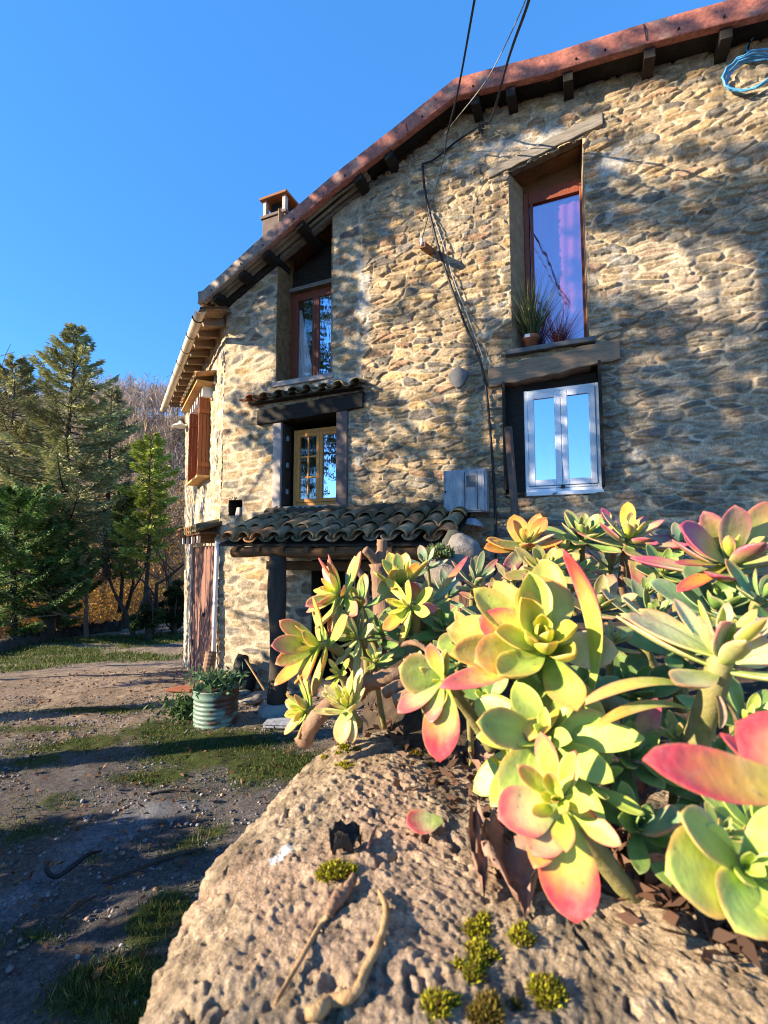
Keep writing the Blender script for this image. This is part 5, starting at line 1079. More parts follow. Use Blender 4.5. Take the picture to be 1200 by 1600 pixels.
def rosette(px, py, Y, dia, n, nl, pal, red, amt, edge, label, a1=88, wr=.42, a0=10, curl=.5, cup=.35, root=None, stem_r=.006, stem_m='greenstem', extra=(), inner='yell', pt=1.7, rootY=None, gap=None, name='succulent_rosette'):
    """one succulent: a stem and a rosette of thick spoon-shaped leaves round the axis n"""
    global NROS; NROS += 1; rnd = random.Random(900+NROS*13); ce = at(px, py, Y); R = dia/2*Y/740*1.05; n = unit(n)
    rp = at(*root, rootY or Y) if root else ce-n*R*.6+np.array([.015, .06, 0]); rz = float(bedz(rp[0], rp[1]))-.02 if root is None else rp[2]
    rp = np.array([rp[0], rp[1], min(rz, ce[2]-.01)]) if root is None else rp
    e = empty(name, rp, label, 'succulent', 'succulents growing behind the boulder')
    mb = MB(); pts = curve_pts([ce-n*R*.05, ce-n*R*.38, (ce-n*R*.75)*.5+rp*.5, rp], 7); mb.tube(pts, np.linspace(stem_r*.85, stem_r*1.15, len(pts)), 9, wob=.16); mb.build('stem', M[stem_m], e, True)
    e1 = unit(np.cross(n, [.3, .2, 1])); e2 = np.cross(n, e1); VV, CC, FF = [], [], []; ph0 = rnd.uniform(0, 6.28)
    for i in range(nl):
        a = (i+.5)/nl; phi = ph0+i*2.39996+rnd.uniform(-.2, .2); al = math.radians(a0+(a1-a0)*a**.8+rnd.uniform(-7, 7)); L = R*(.26+.84*min(1, a*1.25)**.85)*rnd.uniform(.86, 1.12)
        d = n*math.cos(al)+(e1*math.cos(phi)+e2*math.sin(phi))*math.sin(al); nn = n-d*np.dot(n, d)
        if gap is not None and a > .3 and np.dot(unit(d), unit(gap)) > .55: continue
        W = L*wr*.77*rnd.uniform(.8, 1.15)*(1.15 if a < .4 else 1); base = ce-n*R*(.02+.30*a)+d*R*.03
        geo = leaf_geo(L, W, W*.19, curl*rnd.uniform(.4, 1.3)*(1.2 if a < .5 else .7), cup*rnd.uniform(.6, 1.2)*(1.3 if a < .5 else .8), pt, rnd)
        pl = inner if a < .38 else pal; cl_ = leaf_color(geo[1], pl, red, amt*(.40+.62*a)*rnd.uniform(.35, 1.35), edge*rnd.uniform(.6, 1.2), rnd)
        if rnd.random() < .16: tp2 = sstep(geo[1][:, 0:1], .86, 1.0)*.8; cl_ = cl_*(1-tp2)+np.array([.20, .11, .06])*tp2      # dried tip
        put_leaf(VV, CC, FF, base, d, nn, geo, cl_)
    for q in range(rnd.choice((0, 1, 1, 2))):   # withered leaves hanging on the stem
        phi = rnd.uniform(0, 6.28); d = unit((e1*math.cos(phi)+e2*math.sin(phi))*.8-n*.35-ZV*.5); L = R*rnd.uniform(.4, .65); geo = leaf_geo(L, L*.22, L*.02, -1.3, .8, 1.7, rnd)
        put_leaf(VV, CC, FF, ce-n*R*rnd.uniform(.42, .6), d, n, geo, np.tile(np.array([.24, .135, .075])*rnd.uniform(.6, 1.2), (len(geo[0]), 1)))
    for ex in extra:                    # single leaves that stand out in the photograph: tip pixel, depth, width, colours
        tx, ty, tY, W, p2, r2, am2, cu2, up2 = ex[:9]; tip = at(tx, ty, tY); st0 = at(*ex[9]) if len(ex) > 9 else ce-n*R*.12; d = tip-st0; L = np.linalg.norm(d); up2 = np.array(up2, float)
        ch = max(.3, 1-abs(cu2)*.12); geo = leaf_geo(L/ch, W, W*.20, cu2, .25, 1.9, rnd); put_leaf(VV, CC, FF, st0, d, up2-unit(d)*np.dot(up2, unit(d)), geo, leaf_color(geo[1], p2, r2, am2, .55, rnd))
    build('leaves', np.vstack(VV), np.vstack(FF), M['succ'], e, np.vstack(CC), True); return e
rs = rosette
# left group hanging over the far end of the boulder
rs(522, 925, .80, 135, (-.75, -.45, .45), 17, 'lime', 'pink', .75, .55, 'pink tipped rosette standing highest at the left end of the plants', root=(575, 1060), rootY=.84, a1=100, extra=[(517, 868, .80, .017, 'pinkg', 'pink', .9, .3, (-1, -.3, 0)), (502, 872, .8, .02, 'pinkg', 'pink', .9, .3, (-1, -.3, 0)), (480, 950, .76, .026, 'lime', 'pink', .7, .2, (-.3, -1, .4)), (512, 985, .77, .022, 'lime', 'orange', .9, -.3, (-1, -.5, 0))])
rs(490, 1008, .76, 150, (-.85, -.5, .15), 15, 'lime', 'orange', .65, .5, 'yellow green rosette with orange pink tips, farthest left of all', root=(560, 1068), rootY=.80, a1=98, stem_r=.008, extra=[(424, 1008, .72, .034, 'yell', 'pink', .7, .25, (-.1, -.9, .6)), (430, 1035, .73, .028, 'lime', 'pink', .45, .2, (-.3, -.8, .3)), (432, 1072, .73, .026, 'yell', 'orange', .8, .2, (-.6, -.8, .3)), (475, 1062, .71, .030, 'yell', 'orange', .95, -.2, (-.8, -.7, .2)), (440, 968, .75, .026, 'lime', 'pink', .55, .3, (-.2, -.9, .3))])
rs(470, 1110, .72, 105, (-.85, -.45, .1), 14, 'lime', 'pink', .45, .5, 'low lime rosette at the left edge below the farthest left one', root=(540, 1090), rootY=.76, a1=92, wr=.52)
rs(542, 1100, .66, 105, (-.35, -.45, .85), 22, 'pale', 'orange', .35, .3, 'pale lime elongated rosette leaning on the top of the boulder', root=(560, 1130), rootY=.70, a1=62, wr=.36, inner='yell', extra=[(530, 1160, .64, .024, 'pale', 'orange', .4, -.3, (-.3, -1, 0)), (552, 1160, .64, .02, 'pale', 'orange', .5, -.2, (-.2, -1, 0)), (568, 1050, .67, .012, 'pale', 'orange', .3, .1, (-1, -.5, 0)), (552, 1048, .67, .012, 'lime', 'orange', .2, .1, (-1, -.5, 0))])
rs(527, 1052, .70, 52, (-.5, -.7, .4), 10, 'yell', 'orange', .7, .5, 'tiny orange tipped rosette just above the pale lime one', root=(548, 1100), rootY=.72, a1=75)
rs(552, 995, .78, 95, (-.65, -.65, .35), 16, 'pale', 'pink', .2, .35, 'small pale rosette with droplets between the two pink tipped ones', root=(585, 1060), rootY=.84, a1=80, wr=.4, extra=[(565, 958, .79, .013, 'blue', 'pink', .05, .1, (-1, -.5, 0)), (582, 965, .80, .014, 'blue', 'pink', .05, .1, (-1, -.5, 0)), (590, 960, .82, .012, 'blue', 'pink', .05, .1, (-1, -.5, 0))])
rs(560, 940, .88, 110, (-.3, -.5, .8), 12, 'green', 'orange', .5, .35, 'green rosette with one orange leaf behind the small pale one', root=(600, 1050), rootY=.92, a1=80, wr=.5, inner='green')
rs(632, 948, .76, 110, (-.7, -.6, .1), 13, 'yell', 'orange', .55, .45, 'yellow rosette facing left in front of the cut trunk', root=(640, 1050), rootY=.84, a1=95, extra=[(683, 950, .78, .018, 'pinkg', 'pink', .95, -.3, (0, -1, .3)), (600, 985, .74, .022, 'yell', 'orange', .7, -.2, (-.3, -1, .2))])
rs(625, 905, .84, 115, (-.15, -.35, .95), 11, 'lime', 'orange', .3, .45, 'upright green rosette with tall rounded leaves before the cut trunk', root=(655, 1040), rootY=.90, a1=62, wr=.55, extra=[(618, 865, .84, .02, 'green', 'pink', .1, .1, (0, -1, 0)), (612, 890, .82, .026, 'olive', 'orange', .4, .1, (0, -1, 0)), (655, 880, .82, .018, 'olive', 'orange', .95, .1, (0, -1, 0)), (590, 925, .82, .032, 'lime', 'pink', .1, .1, (-.2, -1, 0))])
rs(668, 945, .82, 100, (.35, -.5, .75), 11, 'olive', 'pink', .4, .35, 'loose rosette with one long red leaf pointing to the upper right', root=(680, 1040), rootY=.90, a1=75, wr=.3, extra=[(732, 872, .86, .014, 'orange', 'red', 1.0, .15, (-.3, -.6, .8)), (715, 905, .84, .014, 'blue', 'pink', .1, .1, (-.3, -.6, .8)), (640, 908, .80, .022, 'orange', 'red', .9, .1, (0, -1, 0))])
rs(745, 905, .92, 105, (.2, -.4, .85), 13, 'blue', 'pink', .3, .3, 'bluish green narrow leaved rosette behind the long red leaf', root=(740, 1000), rootY=.96, a1=80, wr=.32, inner='blue', extra=[(753, 860, .92, .014, 'blue', 'pink', .05, .1, (0, -1, .2)), (775, 872, .92, .012, 'blue', 'mag', .7, .2, (0, -1, .2))])
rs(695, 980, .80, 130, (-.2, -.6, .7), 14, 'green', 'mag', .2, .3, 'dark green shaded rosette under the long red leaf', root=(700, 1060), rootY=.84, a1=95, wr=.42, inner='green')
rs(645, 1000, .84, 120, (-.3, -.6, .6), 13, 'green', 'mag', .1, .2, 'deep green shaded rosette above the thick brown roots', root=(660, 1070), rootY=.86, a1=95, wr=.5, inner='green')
# the open five-leaf one and its neighbours
rs(688, 1062, .50, 110, (-.45, -.8, .35), 5, 'yell', 'pink', .3, .5, 'open five leaf rosette with one drooping pink red leaf over the boulder', root=(770, 1170), rootY=.54, a1=60, stem_r=.0065, extra=[(624, 1045, .50, .040, 'lime', 'pink', .22, .2, (-.2, -1, .25)), (672, 1005, .49, .019, 'yell', 'pink', .75, .2, (-.6, -1, 0)), (624, 1115, .48, .024, 'pale', 'pink', .95, .25, (-.2, -.5, .8)), (672, 1130, .47, .019, 'yell', 'pink', .85, .1, (-.6, -1, .2)), (693, 1187, .45, .036, 'yell', 'red', 1.0, -.15, (-.2, -1, .25))])
rs(742, 1000, .60, 100, (-.4, -.65, .6), 10, 'lime', 'pink', .25, .4, 'lime rosette with one wide leaf left of the biggest rosette', root=(735, 1100), rootY=.64, a1=80, extra=[(684, 1013, .59, .034, 'lime', 'pink', .05, .2, (-.2, -.7, .6)), (717, 975, .60, .028, 'lime', 'pink', .05, .2, (-.2, -1, .2))])
rs(760, 958, .66, 90, (-.1, -.5, .85), 13, 'pale', 'orange', .2, .3, 'small pale spiky rosette behind the wide lime leaf', root=(760, 1050), rootY=.70, a1=70, wr=.3)
rs(850, 1000, .48, 275, (-.28, -.72, .62), 25, 'lime', 'orange', .38, .45, 'biggest yellow green rosette with tightly curled centre at the middle right', root=(985, 1120), rootY=.52, a1=94, wr=.54, stem_r=.012, stem_m='greenstem', curl=.75, cup=.5, gap=(1, 0, .2), extra=[(918, 868, .44, .026, 'yell', 'red', .95, 1.1, (-1, -.35, .1), (925, 1075, .46)), (845, 905, .50, .062, 'yell', 'orange', .5, .35, (0, -1, .2)), (700, 1090, .44, .028, 'yell', 'pink', .95, .5, (-.1, -.5, .9)), (742, 1035, .46, .046, 'yell', 'orange', .6, .2, (-.3, -.8, .5)), (960, 1020, .46, .036, 'pale', 'pink', .2, .6, (-.5, -.9, .2)), (752, 962, .50, .04, 'yell', 'red', .75, .2, (-.3, -.8, .4))])
rs(850, 1150, .44, 240, (-.3, -.55, .45), 17, 'lime', 'orange', .06, .12, 'hanging lime green rosette directly below the biggest one', root=(905, 1230), rootY=.50, a1=105, wr=.5, inner='lime', curl=-.2, extra=[(745, 1125, .42, .034, 'lime', 'pink', .03, .1, (-.2, -.8, .5)), (792, 1240, .41, .034, 'lime', 'pink', .03, -.3, (-.2, -1, .3)), (950, 1120, .44, .03, 'lime', 'pink', .03, .1, (0, -1, .3))])
rs(870, 1250, .37, 165, (-.4, -.75, .5), 15, 'yell', 'pink', .55, .5, 'low yellow rosette in front with a pink leaf hanging to the boulder', root=(1000, 1420), rootY=.42, a1=72, wr=.5, stem_r=.008, extra=[(783, 1285, .36, .036, 'pale', 'pink', .85, .3, (-.1, -.7, .7)), (893, 1440, .335, .040, 'yell', 'red', .95, -.1, (-.25, -1, .3)), (832, 1335, .35, .030, 'pale', 'pink', .6, .2, (-.2, -.8, .5)), (938, 1290, .355, .020, 'yell', 'red', .7, .2, (-.9, -.6, .1)), (902, 1175, .37, .012, 'lime', 'red', .9, .1, (-1, -.5, 0)), (925, 1280, .36, .022, 'lime', 'orange', .3, .1, (-.8, -.6, .1))])
# right group
rs(1130, 1010, .40, 270, (.12, -.22, .96), 16, 'pale', 'pink', .42, .45, 'tall rosette seen from the side on a thick pale stem at the right', root=(1078, 1185), rootY=.46, a1=80, wr=.36, stem_r=.0105, stem_m='greenstem', curl=.4, extra=[(975, 965, .42, .028, 'pale', 'pink', .3, .25, (0, -.4, .9)), (1000, 957, .44, .03, 'pale', 'orange', .3, .25, (0, -.4, .9)), (930, 1075, .40, .013, 'olive', 'pink', .25, -1.2, (0, -.4, .9), (1085, 1075, .41)), (945, 1102, .40, .011, 'olive', 'orange', .25, -1.1, (0, -.4, .9), (1080, 1110, .42)), (1120, 975, .38, .026, 'pale', 'pink', .5, .3, (0, -1, .3)), (1200, 1000, .38, .034, 'pale', 'pink', .4, .2, (0, -1, .3))])
rs(1142, 868, .58, 215, (.0, -.35, .93), 14, 'pinkg', 'mag', .85, .55, 'large pink edged rosette on its own stem at the top right', root=(1185, 985), rootY=.62, a1=98, wr=.5, stem_r=.008, stem_m='deadstem', curl=.5, extra=[(1060, 822, .57, .042, 'pinkg', 'mag', .95, .2, (.1, -.8, .5)), (1145, 790, .57, .040, 'pinkg', 'mag', .5, .1, (0, -1, .2)), (1098, 800, .60, .034, 'olive', 'mag', .6, .1, (0, -1, .2)), (1052, 925, .55, .020, 'orange', 'red', .8, .2, (0, -.4, .9)), (1050, 880, .57, .016, 'olive', 'mag', .9, .1, (0, -.4, .9)), (1200, 782, .59, .036, 'olive', 'pink', .5, .1, (0, -1, .2))])
rs(985, 835, .82, 140, (.1, -.45, .85), 16, 'pinkg', 'mag', .8, .5, 'pink and green rosette with an upright yellow leaf against the wall', root=(975, 930), rootY=.88, a1=88, wr=.44, stem_m='deadstem', extra=[(978, 785, .84, .026, 'yell', 'orange', .4, .1, (-.4, -1, 0)), (1030, 815, .84, .022, 'yell', 'orange', .4, .1, (-.2, -.6, .6)), (1000, 928, .80, .022, 'pinkg', 'mag', 1.0, -.2, (-.2, -1, .2)), (1028, 850, .80, .018, 'pinkg', 'mag', 1, .3, (0, -.7, .5))])
rs(912, 835, .86, 120, (-.05, -.5, .85), 22, 'green', 'pink', .25, .25, 'glossy green wet looking rosette left of the pink and green one', root=(915, 920), rootY=.90, a1=86, wr=.5, inner='green')
rs(822, 845, .86, 120, (-.1, -.5, .8), 9, 'orange', 'orange', .8, .5, 'orange leaved rosette with a bent pale leaf below the white window', root=(830, 930), rootY=.92, a1=80, wr=.55, inner='olive', extra=[(850, 808, .86, .026, 'orange', 'orange', 1.0, .2, (-.3, -1, .2)), (757, 858, .84, .028, 'olive', 'orange', .6, .1, (0, -.9, .5)), (788, 895, .82, .026, 'pale', 'mag', .9, -.2, (0, -1, .2)), (866, 838, .82, .016, 'pale', 'mag', .6, .2, (0, -.6, .8))])
rs(850, 885, .76, 105, (-.1, -.6, .75), 17, 'olive', 'pink', .25, .3, 'olive green rosette under the bent pale leaf', root=(860, 960), rootY=.80, a1=86, wr=.5, inner='olive')
rs(895, 890, .80, 100, (.1, -.55, .8), 15, 'green', 'mag', .5, .3, 'green rosette with wine red tips under the glossy green one', root=(900, 960), rootY=.84, a1=90, wr=.5, inner='green')
rs(1040, 890, .76, 92, (.0, -.65, .7), 18, 'green', 'orange', .2, .2, 'small fresh green rosette between the two pink ones at the back', root=(1040, 970), rootY=.80, a1=84, wr=.52, inner='lime')
rs(1068, 852, .86, 95, (.1, -.5, .8), 12, 'blue', 'orange', .4, .35, 'blue green rosette behind the small fresh green one', root=(1068, 930), rootY=.90, a1=80, wr=.5, inner='blue')
rs(835, 930, .68, 90, (-.35, -.6, .65), 13, 'pinkg', 'mag', .65, .5, 'small rosette with dark pink tips above the biggest one', root=(840, 990), rootY=.72, a1=82, wr=.45, inner='olive', extra=[(755, 960, .66, .020, 'pinkg', 'red', 1.0, .1, (0, -.8, .6))])
rs(935, 945, .66, 130, (.0, -.55, .7), 13, 'pinkg', 'mag', .45, .4, 'dull green rosette with upright reddish leaves behind the tall red tipped leaf', root=(940, 1020), rootY=.70, a1=66, wr=.5, inner='green')
rs(1020, 960, .62, 130, (.05, -.5, .8), 15, 'blue', 'mag', .3, .3, 'blue green rosette left of the round leaved one', root=(1020, 1040), rootY=.66, a1=86, wr=.48, inner='green')
rs(1120, 945, .56, 150, (.0, -.6, .75), 17, 'blue', 'orange', .05, .1, 'round leaved blue green rosette under the large pink edged one', root=(1125, 1030), rootY=.60, a1=84, wr=.66, inner='green', pt=2.6, curl=.3)
rs(1195, 930, .52, 130, (.2, -.5, .75), 12, 'green', 'mag', .3, .3, 'green rosette at the right edge below the large pink edged one', root=(1195, 1020), rootY=.56, a1=90, wr=.5, inner='green')
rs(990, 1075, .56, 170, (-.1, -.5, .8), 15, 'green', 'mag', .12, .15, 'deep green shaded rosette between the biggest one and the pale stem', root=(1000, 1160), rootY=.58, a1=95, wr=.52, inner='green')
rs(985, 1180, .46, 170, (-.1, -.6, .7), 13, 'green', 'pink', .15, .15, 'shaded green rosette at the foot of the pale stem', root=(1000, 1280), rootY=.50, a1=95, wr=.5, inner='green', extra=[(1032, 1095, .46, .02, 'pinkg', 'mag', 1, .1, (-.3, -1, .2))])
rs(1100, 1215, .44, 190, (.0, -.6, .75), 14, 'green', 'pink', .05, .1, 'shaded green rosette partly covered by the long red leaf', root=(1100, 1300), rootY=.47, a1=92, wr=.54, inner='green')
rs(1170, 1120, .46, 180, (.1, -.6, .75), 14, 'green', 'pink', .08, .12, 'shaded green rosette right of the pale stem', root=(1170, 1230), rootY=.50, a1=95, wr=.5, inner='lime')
rs(1165, 1355, .30, 215, (-.2, -.75, .55), 9, 'lime', 'orange', .03, .08, 'broad bright green rosette in the lower right corner', root=(1230, 1480), rootY=.36, a1=75, wr=.6, stem_r=.007, inner='lime', extra=[(1040, 1360, .29, .044, 'lime', 'pink', .03, .15, (-.2, -.8, .6)), (1160, 1455, .27, .034, 'lime', 'pink', .03, -.2, (-.3, -1, .3)), (1060, 1270, .30, .028, 'lime', 'pink', .03, .2, (-.1, -.6, .8))])
rs(1290, 1225, .25, 240, (.1, -.4, .85), 11, 'orange', 'red', .9, .5, 'red leaved rosette cut off by the right edge with a long leaf pointing left', root=(1320, 1420), rootY=.33, a1=85, wr=.44, stem_r=.007, gap=(-1, -.2, 0), extra=[(1012, 1208, .245, .026, 'orange', 'red', .95, .15, (.1, -.75, .65)), (1150, 1135, .27, .040, 'pinkg', 'red', 1.0, .2, (-.1, -.9, .5))])
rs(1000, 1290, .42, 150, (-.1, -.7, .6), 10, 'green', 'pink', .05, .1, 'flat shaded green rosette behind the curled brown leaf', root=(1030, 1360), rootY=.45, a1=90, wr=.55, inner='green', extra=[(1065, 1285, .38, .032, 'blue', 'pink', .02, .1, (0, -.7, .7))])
rs(760, 1090, .56, 110, (-.3, -.6, .6), 9, 'green', 'pink', .1, .15, 'small green rosette tucked under the left leaves of the biggest one', root=(800, 1150), rootY=.58, a1=90, wr=.5, inner='lime')
rs(790, 975, .78, 110, (-.1, -.5, .8), 12, 'green', 'mag', .2, .2, 'dark green rosette hidden between the pale spiky one and the small pink tipped one', root=(790, 1040), rootY=.82, a1=95, wr=.45, inner='green')
rs(1180, 850, .95, 170, (.1, -.4, .85), 14, 'pinkg', 'mag', .5, .4, 'reddish rosette behind the large pink edged one at the right edge', root=(1180, 920), rootY=.98, a1=90, wr=.45, inner='olive')
rs(905, 1085, .50, 150, (0, -.5, .85), 13, 'green', 'pink', .1, .12, 'green shaded rosette directly behind the lower right leaves of the biggest one', root=(930, 1170), rootY=.54, a1=95, wr=.5, inner='green')
rs(930, 1215, .43, 150, (.2, -.5, .8), 11, 'lime', 'pink', .05, .1, 'small lime rosette between the hanging one and the shaded ones', root=(950, 1300), rootY=.46, a1=92, wr=.48, inner='lime')
rs(1065, 1010, .54, 150, (-.1, -.5, .85), 13, 'green', 'mag', .15, .2, 'dark green rosette seen through the leaves of the tall pale one', root=(1065, 1110), rootY=.57, a1=95, wr=.5, inner='green')
rs(700, 925, 1.0, 100, (0, -.4, .9), 14, 'blue', 'mag', .3, .3, 'blue green rosette at the back below the grey stones', root=(700, 990), rootY=1.02, a1=92, wr=.36, inner='blue')
rs(770, 925, .9, 110, (0, -.4, .9), 14, 'pinkg', 'mag', .6, .4, 'wine tinted rosette at the back right of the bluish narrow leaved one', root=(770, 1000), rootY=.92, a1=92, wr=.4, inner='olive')
rs(955, 880, .92, 100, (0, -.4, .9), 14, 'pinkg', 'mag', .7, .4, 'wine red rosette squeezed behind the pink and green one', root=(955, 950), rootY=.94, a1=90, wr=.42, inner='olive')
rs(595, 985, .92, 120, (-.2, -.4, .9), 13, 'green', 'pink', .1, .2, 'green shaded rosette right behind the small pale droplet one', root=(600, 1050), rootY=.94, a1=95, wr=.42, inner='green')
rs(715, 1030, .70, 110, (-.2, -.5, .8), 12, 'green', 'mag', .15, .2, 'dark green rosette below the wide leaved lime one', root=(720, 1090), rootY=.72, a1=95, wr=.45, inner='green')
rs(1190, 1290, .36, 170, (.1, -.6, .8), 12, 'lime', 'pink', .05, .1, 'lime rosette mostly hidden under the long red leaf at the right edge', root=(1200, 1400), rootY=.40, a1=90, wr=.5, inner='lime')
rs(1060, 900, 1.02, 120, (0, -.4, .9), 14, 'green', 'mag', .4, .3, 'small rosette farthest back in the middle of the bed', root=(1060, 960), rootY=1.04, a1=90, wr=.44, inner='green')
for q in ((585, 1030, .74, 60, 'lime', 'pink', 'tiny lime rosette low between the pale droplet one and the brown roots'), (650, 1040, .70, 55, 'pale', 'orange', 'tiny pale rosette sprouting above the topmost brown root'), (730, 1065, .62, 60, 'green', 'pink', 'tiny green rosette between the open five leaf one and the wide leaved lime one'), (665, 880, .95, 70, 'blue', 'mag', 'tiny blue green rosette between the tall rounded leaves and the grey stones'), (800, 905, .80, 70, 'pinkg', 'mag', 'tiny wine red rosette beside the white tip of the bent pale leaf'), (880, 860, .84, 60, 'olive', 'orange', 'tiny olive rosette under the left leaves of the glossy green one'),
          (1010, 925, .72, 75, 'green', 'mag', 'tiny green rosette below the dark red leaf of the pink and green one'), (960, 1000, .56, 80, 'olive', 'pink', 'small olive rosette just right of the tall red tipped leaf'), (1090, 905, .70, 70, 'pinkg', 'mag', 'tiny pinkish rosette under the left leaves of the large pink edged one'), (1150, 985, .52, 75, 'green', 'orange', 'tiny green rosette beside the brown stem of the large pink edged one'), (935, 1150, .46, 80, 'lime', 'pink', 'small lime rosette under the arching leaf beside the biggest one'), (1060, 1150, .45, 75, 'olive', 'mag', 'tiny olive rosette close left of the thick pale stem'), (1130, 1300, .36, 80, 'green', 'pink', 'tiny green rosette below the middle of the long red leaf'), (800, 1200, .46, 70, 'lime', 'orange', 'tiny lime rosette at the lower left of the hanging lime green one')):
    rs(q[0], q[1], q[2], q[3], (random.uniform(-.4, .2), -.5, .8), 11, q[4], q[5], .4, .4, q[6], a1=80, wr=.44, inner=q[4], stem_r=.004)
# woody stems and roots
def stem(name, pts, r, m, label, cat, grp=None, Y=None, wob=.25):
    P = curve_pts([at(*p) for p in pts], 8); mb = MB(); mb.tube(P, np.interp(np.linspace(0, 1, len(P)), np.linspace(0, 1, len(r)), r), 10, wob=wob); return tag(mb.build(name, M[m], None, True), label, cat, grp)
stem('woody_stem', [(473, 1160, .70), (492, 1125, .69), (520, 1098, .70), (548, 1082, .72), (575, 1072, .74)], [.012, .012, .011, .010], 'deadstem', 'curved brown woody stem bending over the left end of the boulder', 'stem')
stem('woody_stem', [(560, 1070, .74), (600, 1060, .72), (640, 1052, .73), (700, 1040, .76)], [.012, .013, .012, .012], 'deadstem', 'topmost of the three brown roots lying beyond the boulder', 'stem')
stem('woody_stem', [(598, 1082, .70), (630, 1072, .70), (675, 1066, .72)], [.009, .010, .010], 'deadstem', 'middle one of the three brown roots lying beyond the boulder', 'stem')
stem('woody_stem', [(615, 1095, .68), (645, 1086, .68), (690, 1082, .70)], [.009, .011, .011], 'deadstem', 'lowest of the three brown roots lying beyond the boulder', 'stem')
stem('bent_twig', [(625, 1008, .74), (645, 1004, .72), (662, 1012, .71), (676, 1028, .70)], [.004, .004, .003], 'deadstem', 'thin reddish bent twig above the brown roots', 'twig')
# cut shrub trunk and a little moss-grown rock at the far edge of the bed
e = empty('cut_shrub', (*at(598, 960, 1.5)[:2], 1.78), 'bare cut shrub trunk standing in front of the porch', 'shrub')
P = curve_pts([at(600, 985, 1.5), at(597, 920, 1.5), at(592, 880, 1.5)], 6); mb = MB(); mb.tube(P, np.linspace(.034, .03, len(P)), 12, wob=.22); mb.build('trunk', M['stump'], e, True)
for p, r in (([at(592, 885, 1.5), at(596, 862, 1.5), at(597, 843, 1.5)], .018), ([at(592, 885, 1.5), at(580, 868, 1.48), at(570, 858, 1.47)], .015), ([at(596, 905, 1.5), at(606, 880, 1.53), at(604, 862, 1.54)], .014)):
    mb = MB(); P = curve_pts(p, 5); mb.tube(P, np.linspace(r, r*.85, len(P)), 10, wob=.2); mb.build('branch_stub', M['stump'], e, True)
e2 = stem('dead_branch', [(575, 965, 1.2), (572, 930, 1.2), (568, 905, 1.2), (558, 890, 1.2)], [.010, .009, .008], 'stump', 'thin grey dead branch rising left of the cut shrub trunk', 'branch')
for (px, py, Y, r, lb) in ((722, 862, 1.25, .045, 'rounded grey stone at the back of the bed under the meter box'), (700, 890, 1.2, .05, 'pinkish stone lying left under the rounded grey one'), (712, 848, 1.35, .035, 'small dark mossy stone behind the rounded grey one')):
    lump('bed_stone', at(px, py, Y), (r*1.15, r, r), M['stoneattr'], lb, 'stone', 'stones at the back of the bed', seed=int(px), col=(.22, .19, .16) if r != .035 else (.06, .06, .045))
mb = MB(); q = [(-.02, 0), (.05, 0)]; c = at(722, 900, 1.27); mb.tube([np.array([c[0], c[1], 1.76]), c], .05, 10, wob=.3); tag(mb.build('bed_stone', M['stump'], None), 'brown stone block supporting the rounded grey stone', 'stone', 'stones at the back of the bed')
# houseleek tuft with tiny leaves
def tuft(name, c, r, n, colr, label, cat, L=(.004, .010), W=.0028, up=(0, -.3, 1), grp=None, mt='moss', flat=.55):
    v = rng.normal(size=(n, 3)); v = unit(v); v[:, 2] = np.abs(v[:, 2]); P = np.asarray(c)+v*np.array([r, r, r*flat])*rng.uniform(.3, 1, (n, 1))*(.75+.5*fbm(v[:, 0]*2+r*900, v[:, 1]*2, 5))[:, None]; D = unit(v*.8+np.array(up)*.5+rng.normal(0, .35, (n, 3))); V, Fq = cards(P, D, rng.uniform(*L, n), W)
    cc = np.array(colr)*rng.uniform(.45, 1.6, (n, 1)); k = rng.random(n) < .25; cc[k] = np.array([.22, .15, .03])*rng.uniform(.5, 1.3, (k.sum(), 1)); return tag(build(name, V, Fq, M[mt], None, np.repeat(cc, 4, 0)), label, cat, grp)
tuft('houseleek', at(686, 872, 1.15), .035, 700, (.16, .23, .10), 'grey green houseleek cushion left of the grey stones', 'succulent', L=(.008, .016), W=.006, flat=.8)
MOSS = []
for px, py, r, lb in ((538, 1168, .011, 'bright moss tuft at the top edge of the boulder, right under the pale lime rosette'), (538, 1196, .010, 'little moss tuft just below the topmost one on the boulder'), (650, 1178, .013, 'brownish moss tuft beside the drooping pink leaf tip'), (520, 1362, .015, 'round yellow green moss tuft beside the black dead leaf'),
                      (745, 1455, .013, 'moss tuft at the foot of the big brown dead leaf'), (748, 1490, .013, 'moss tuft just below the one at the foot of the brown dead leaf'), (812, 1468, .010, 'fresh green moss tuft right of the big brown dead leaf'), (855, 1552, .016, 'wide moss tuft low on the boulder at the right'), (682, 1572, .012, 'moss tuft near the bottom edge right of the straw coloured root'), (762, 1582, .012, 'brownish moss tuft at the bottom edge between two green ones'), (735, 1525, .009, 'small lime moss tuft between the brown dead leaf and the bottom edge')):
    MOSS.append((px, py, r*.72, int(1000*(r/.012)**2), (.38, .36, .022) if 'brownish' not in lb else (.20, .15, .025), lb))
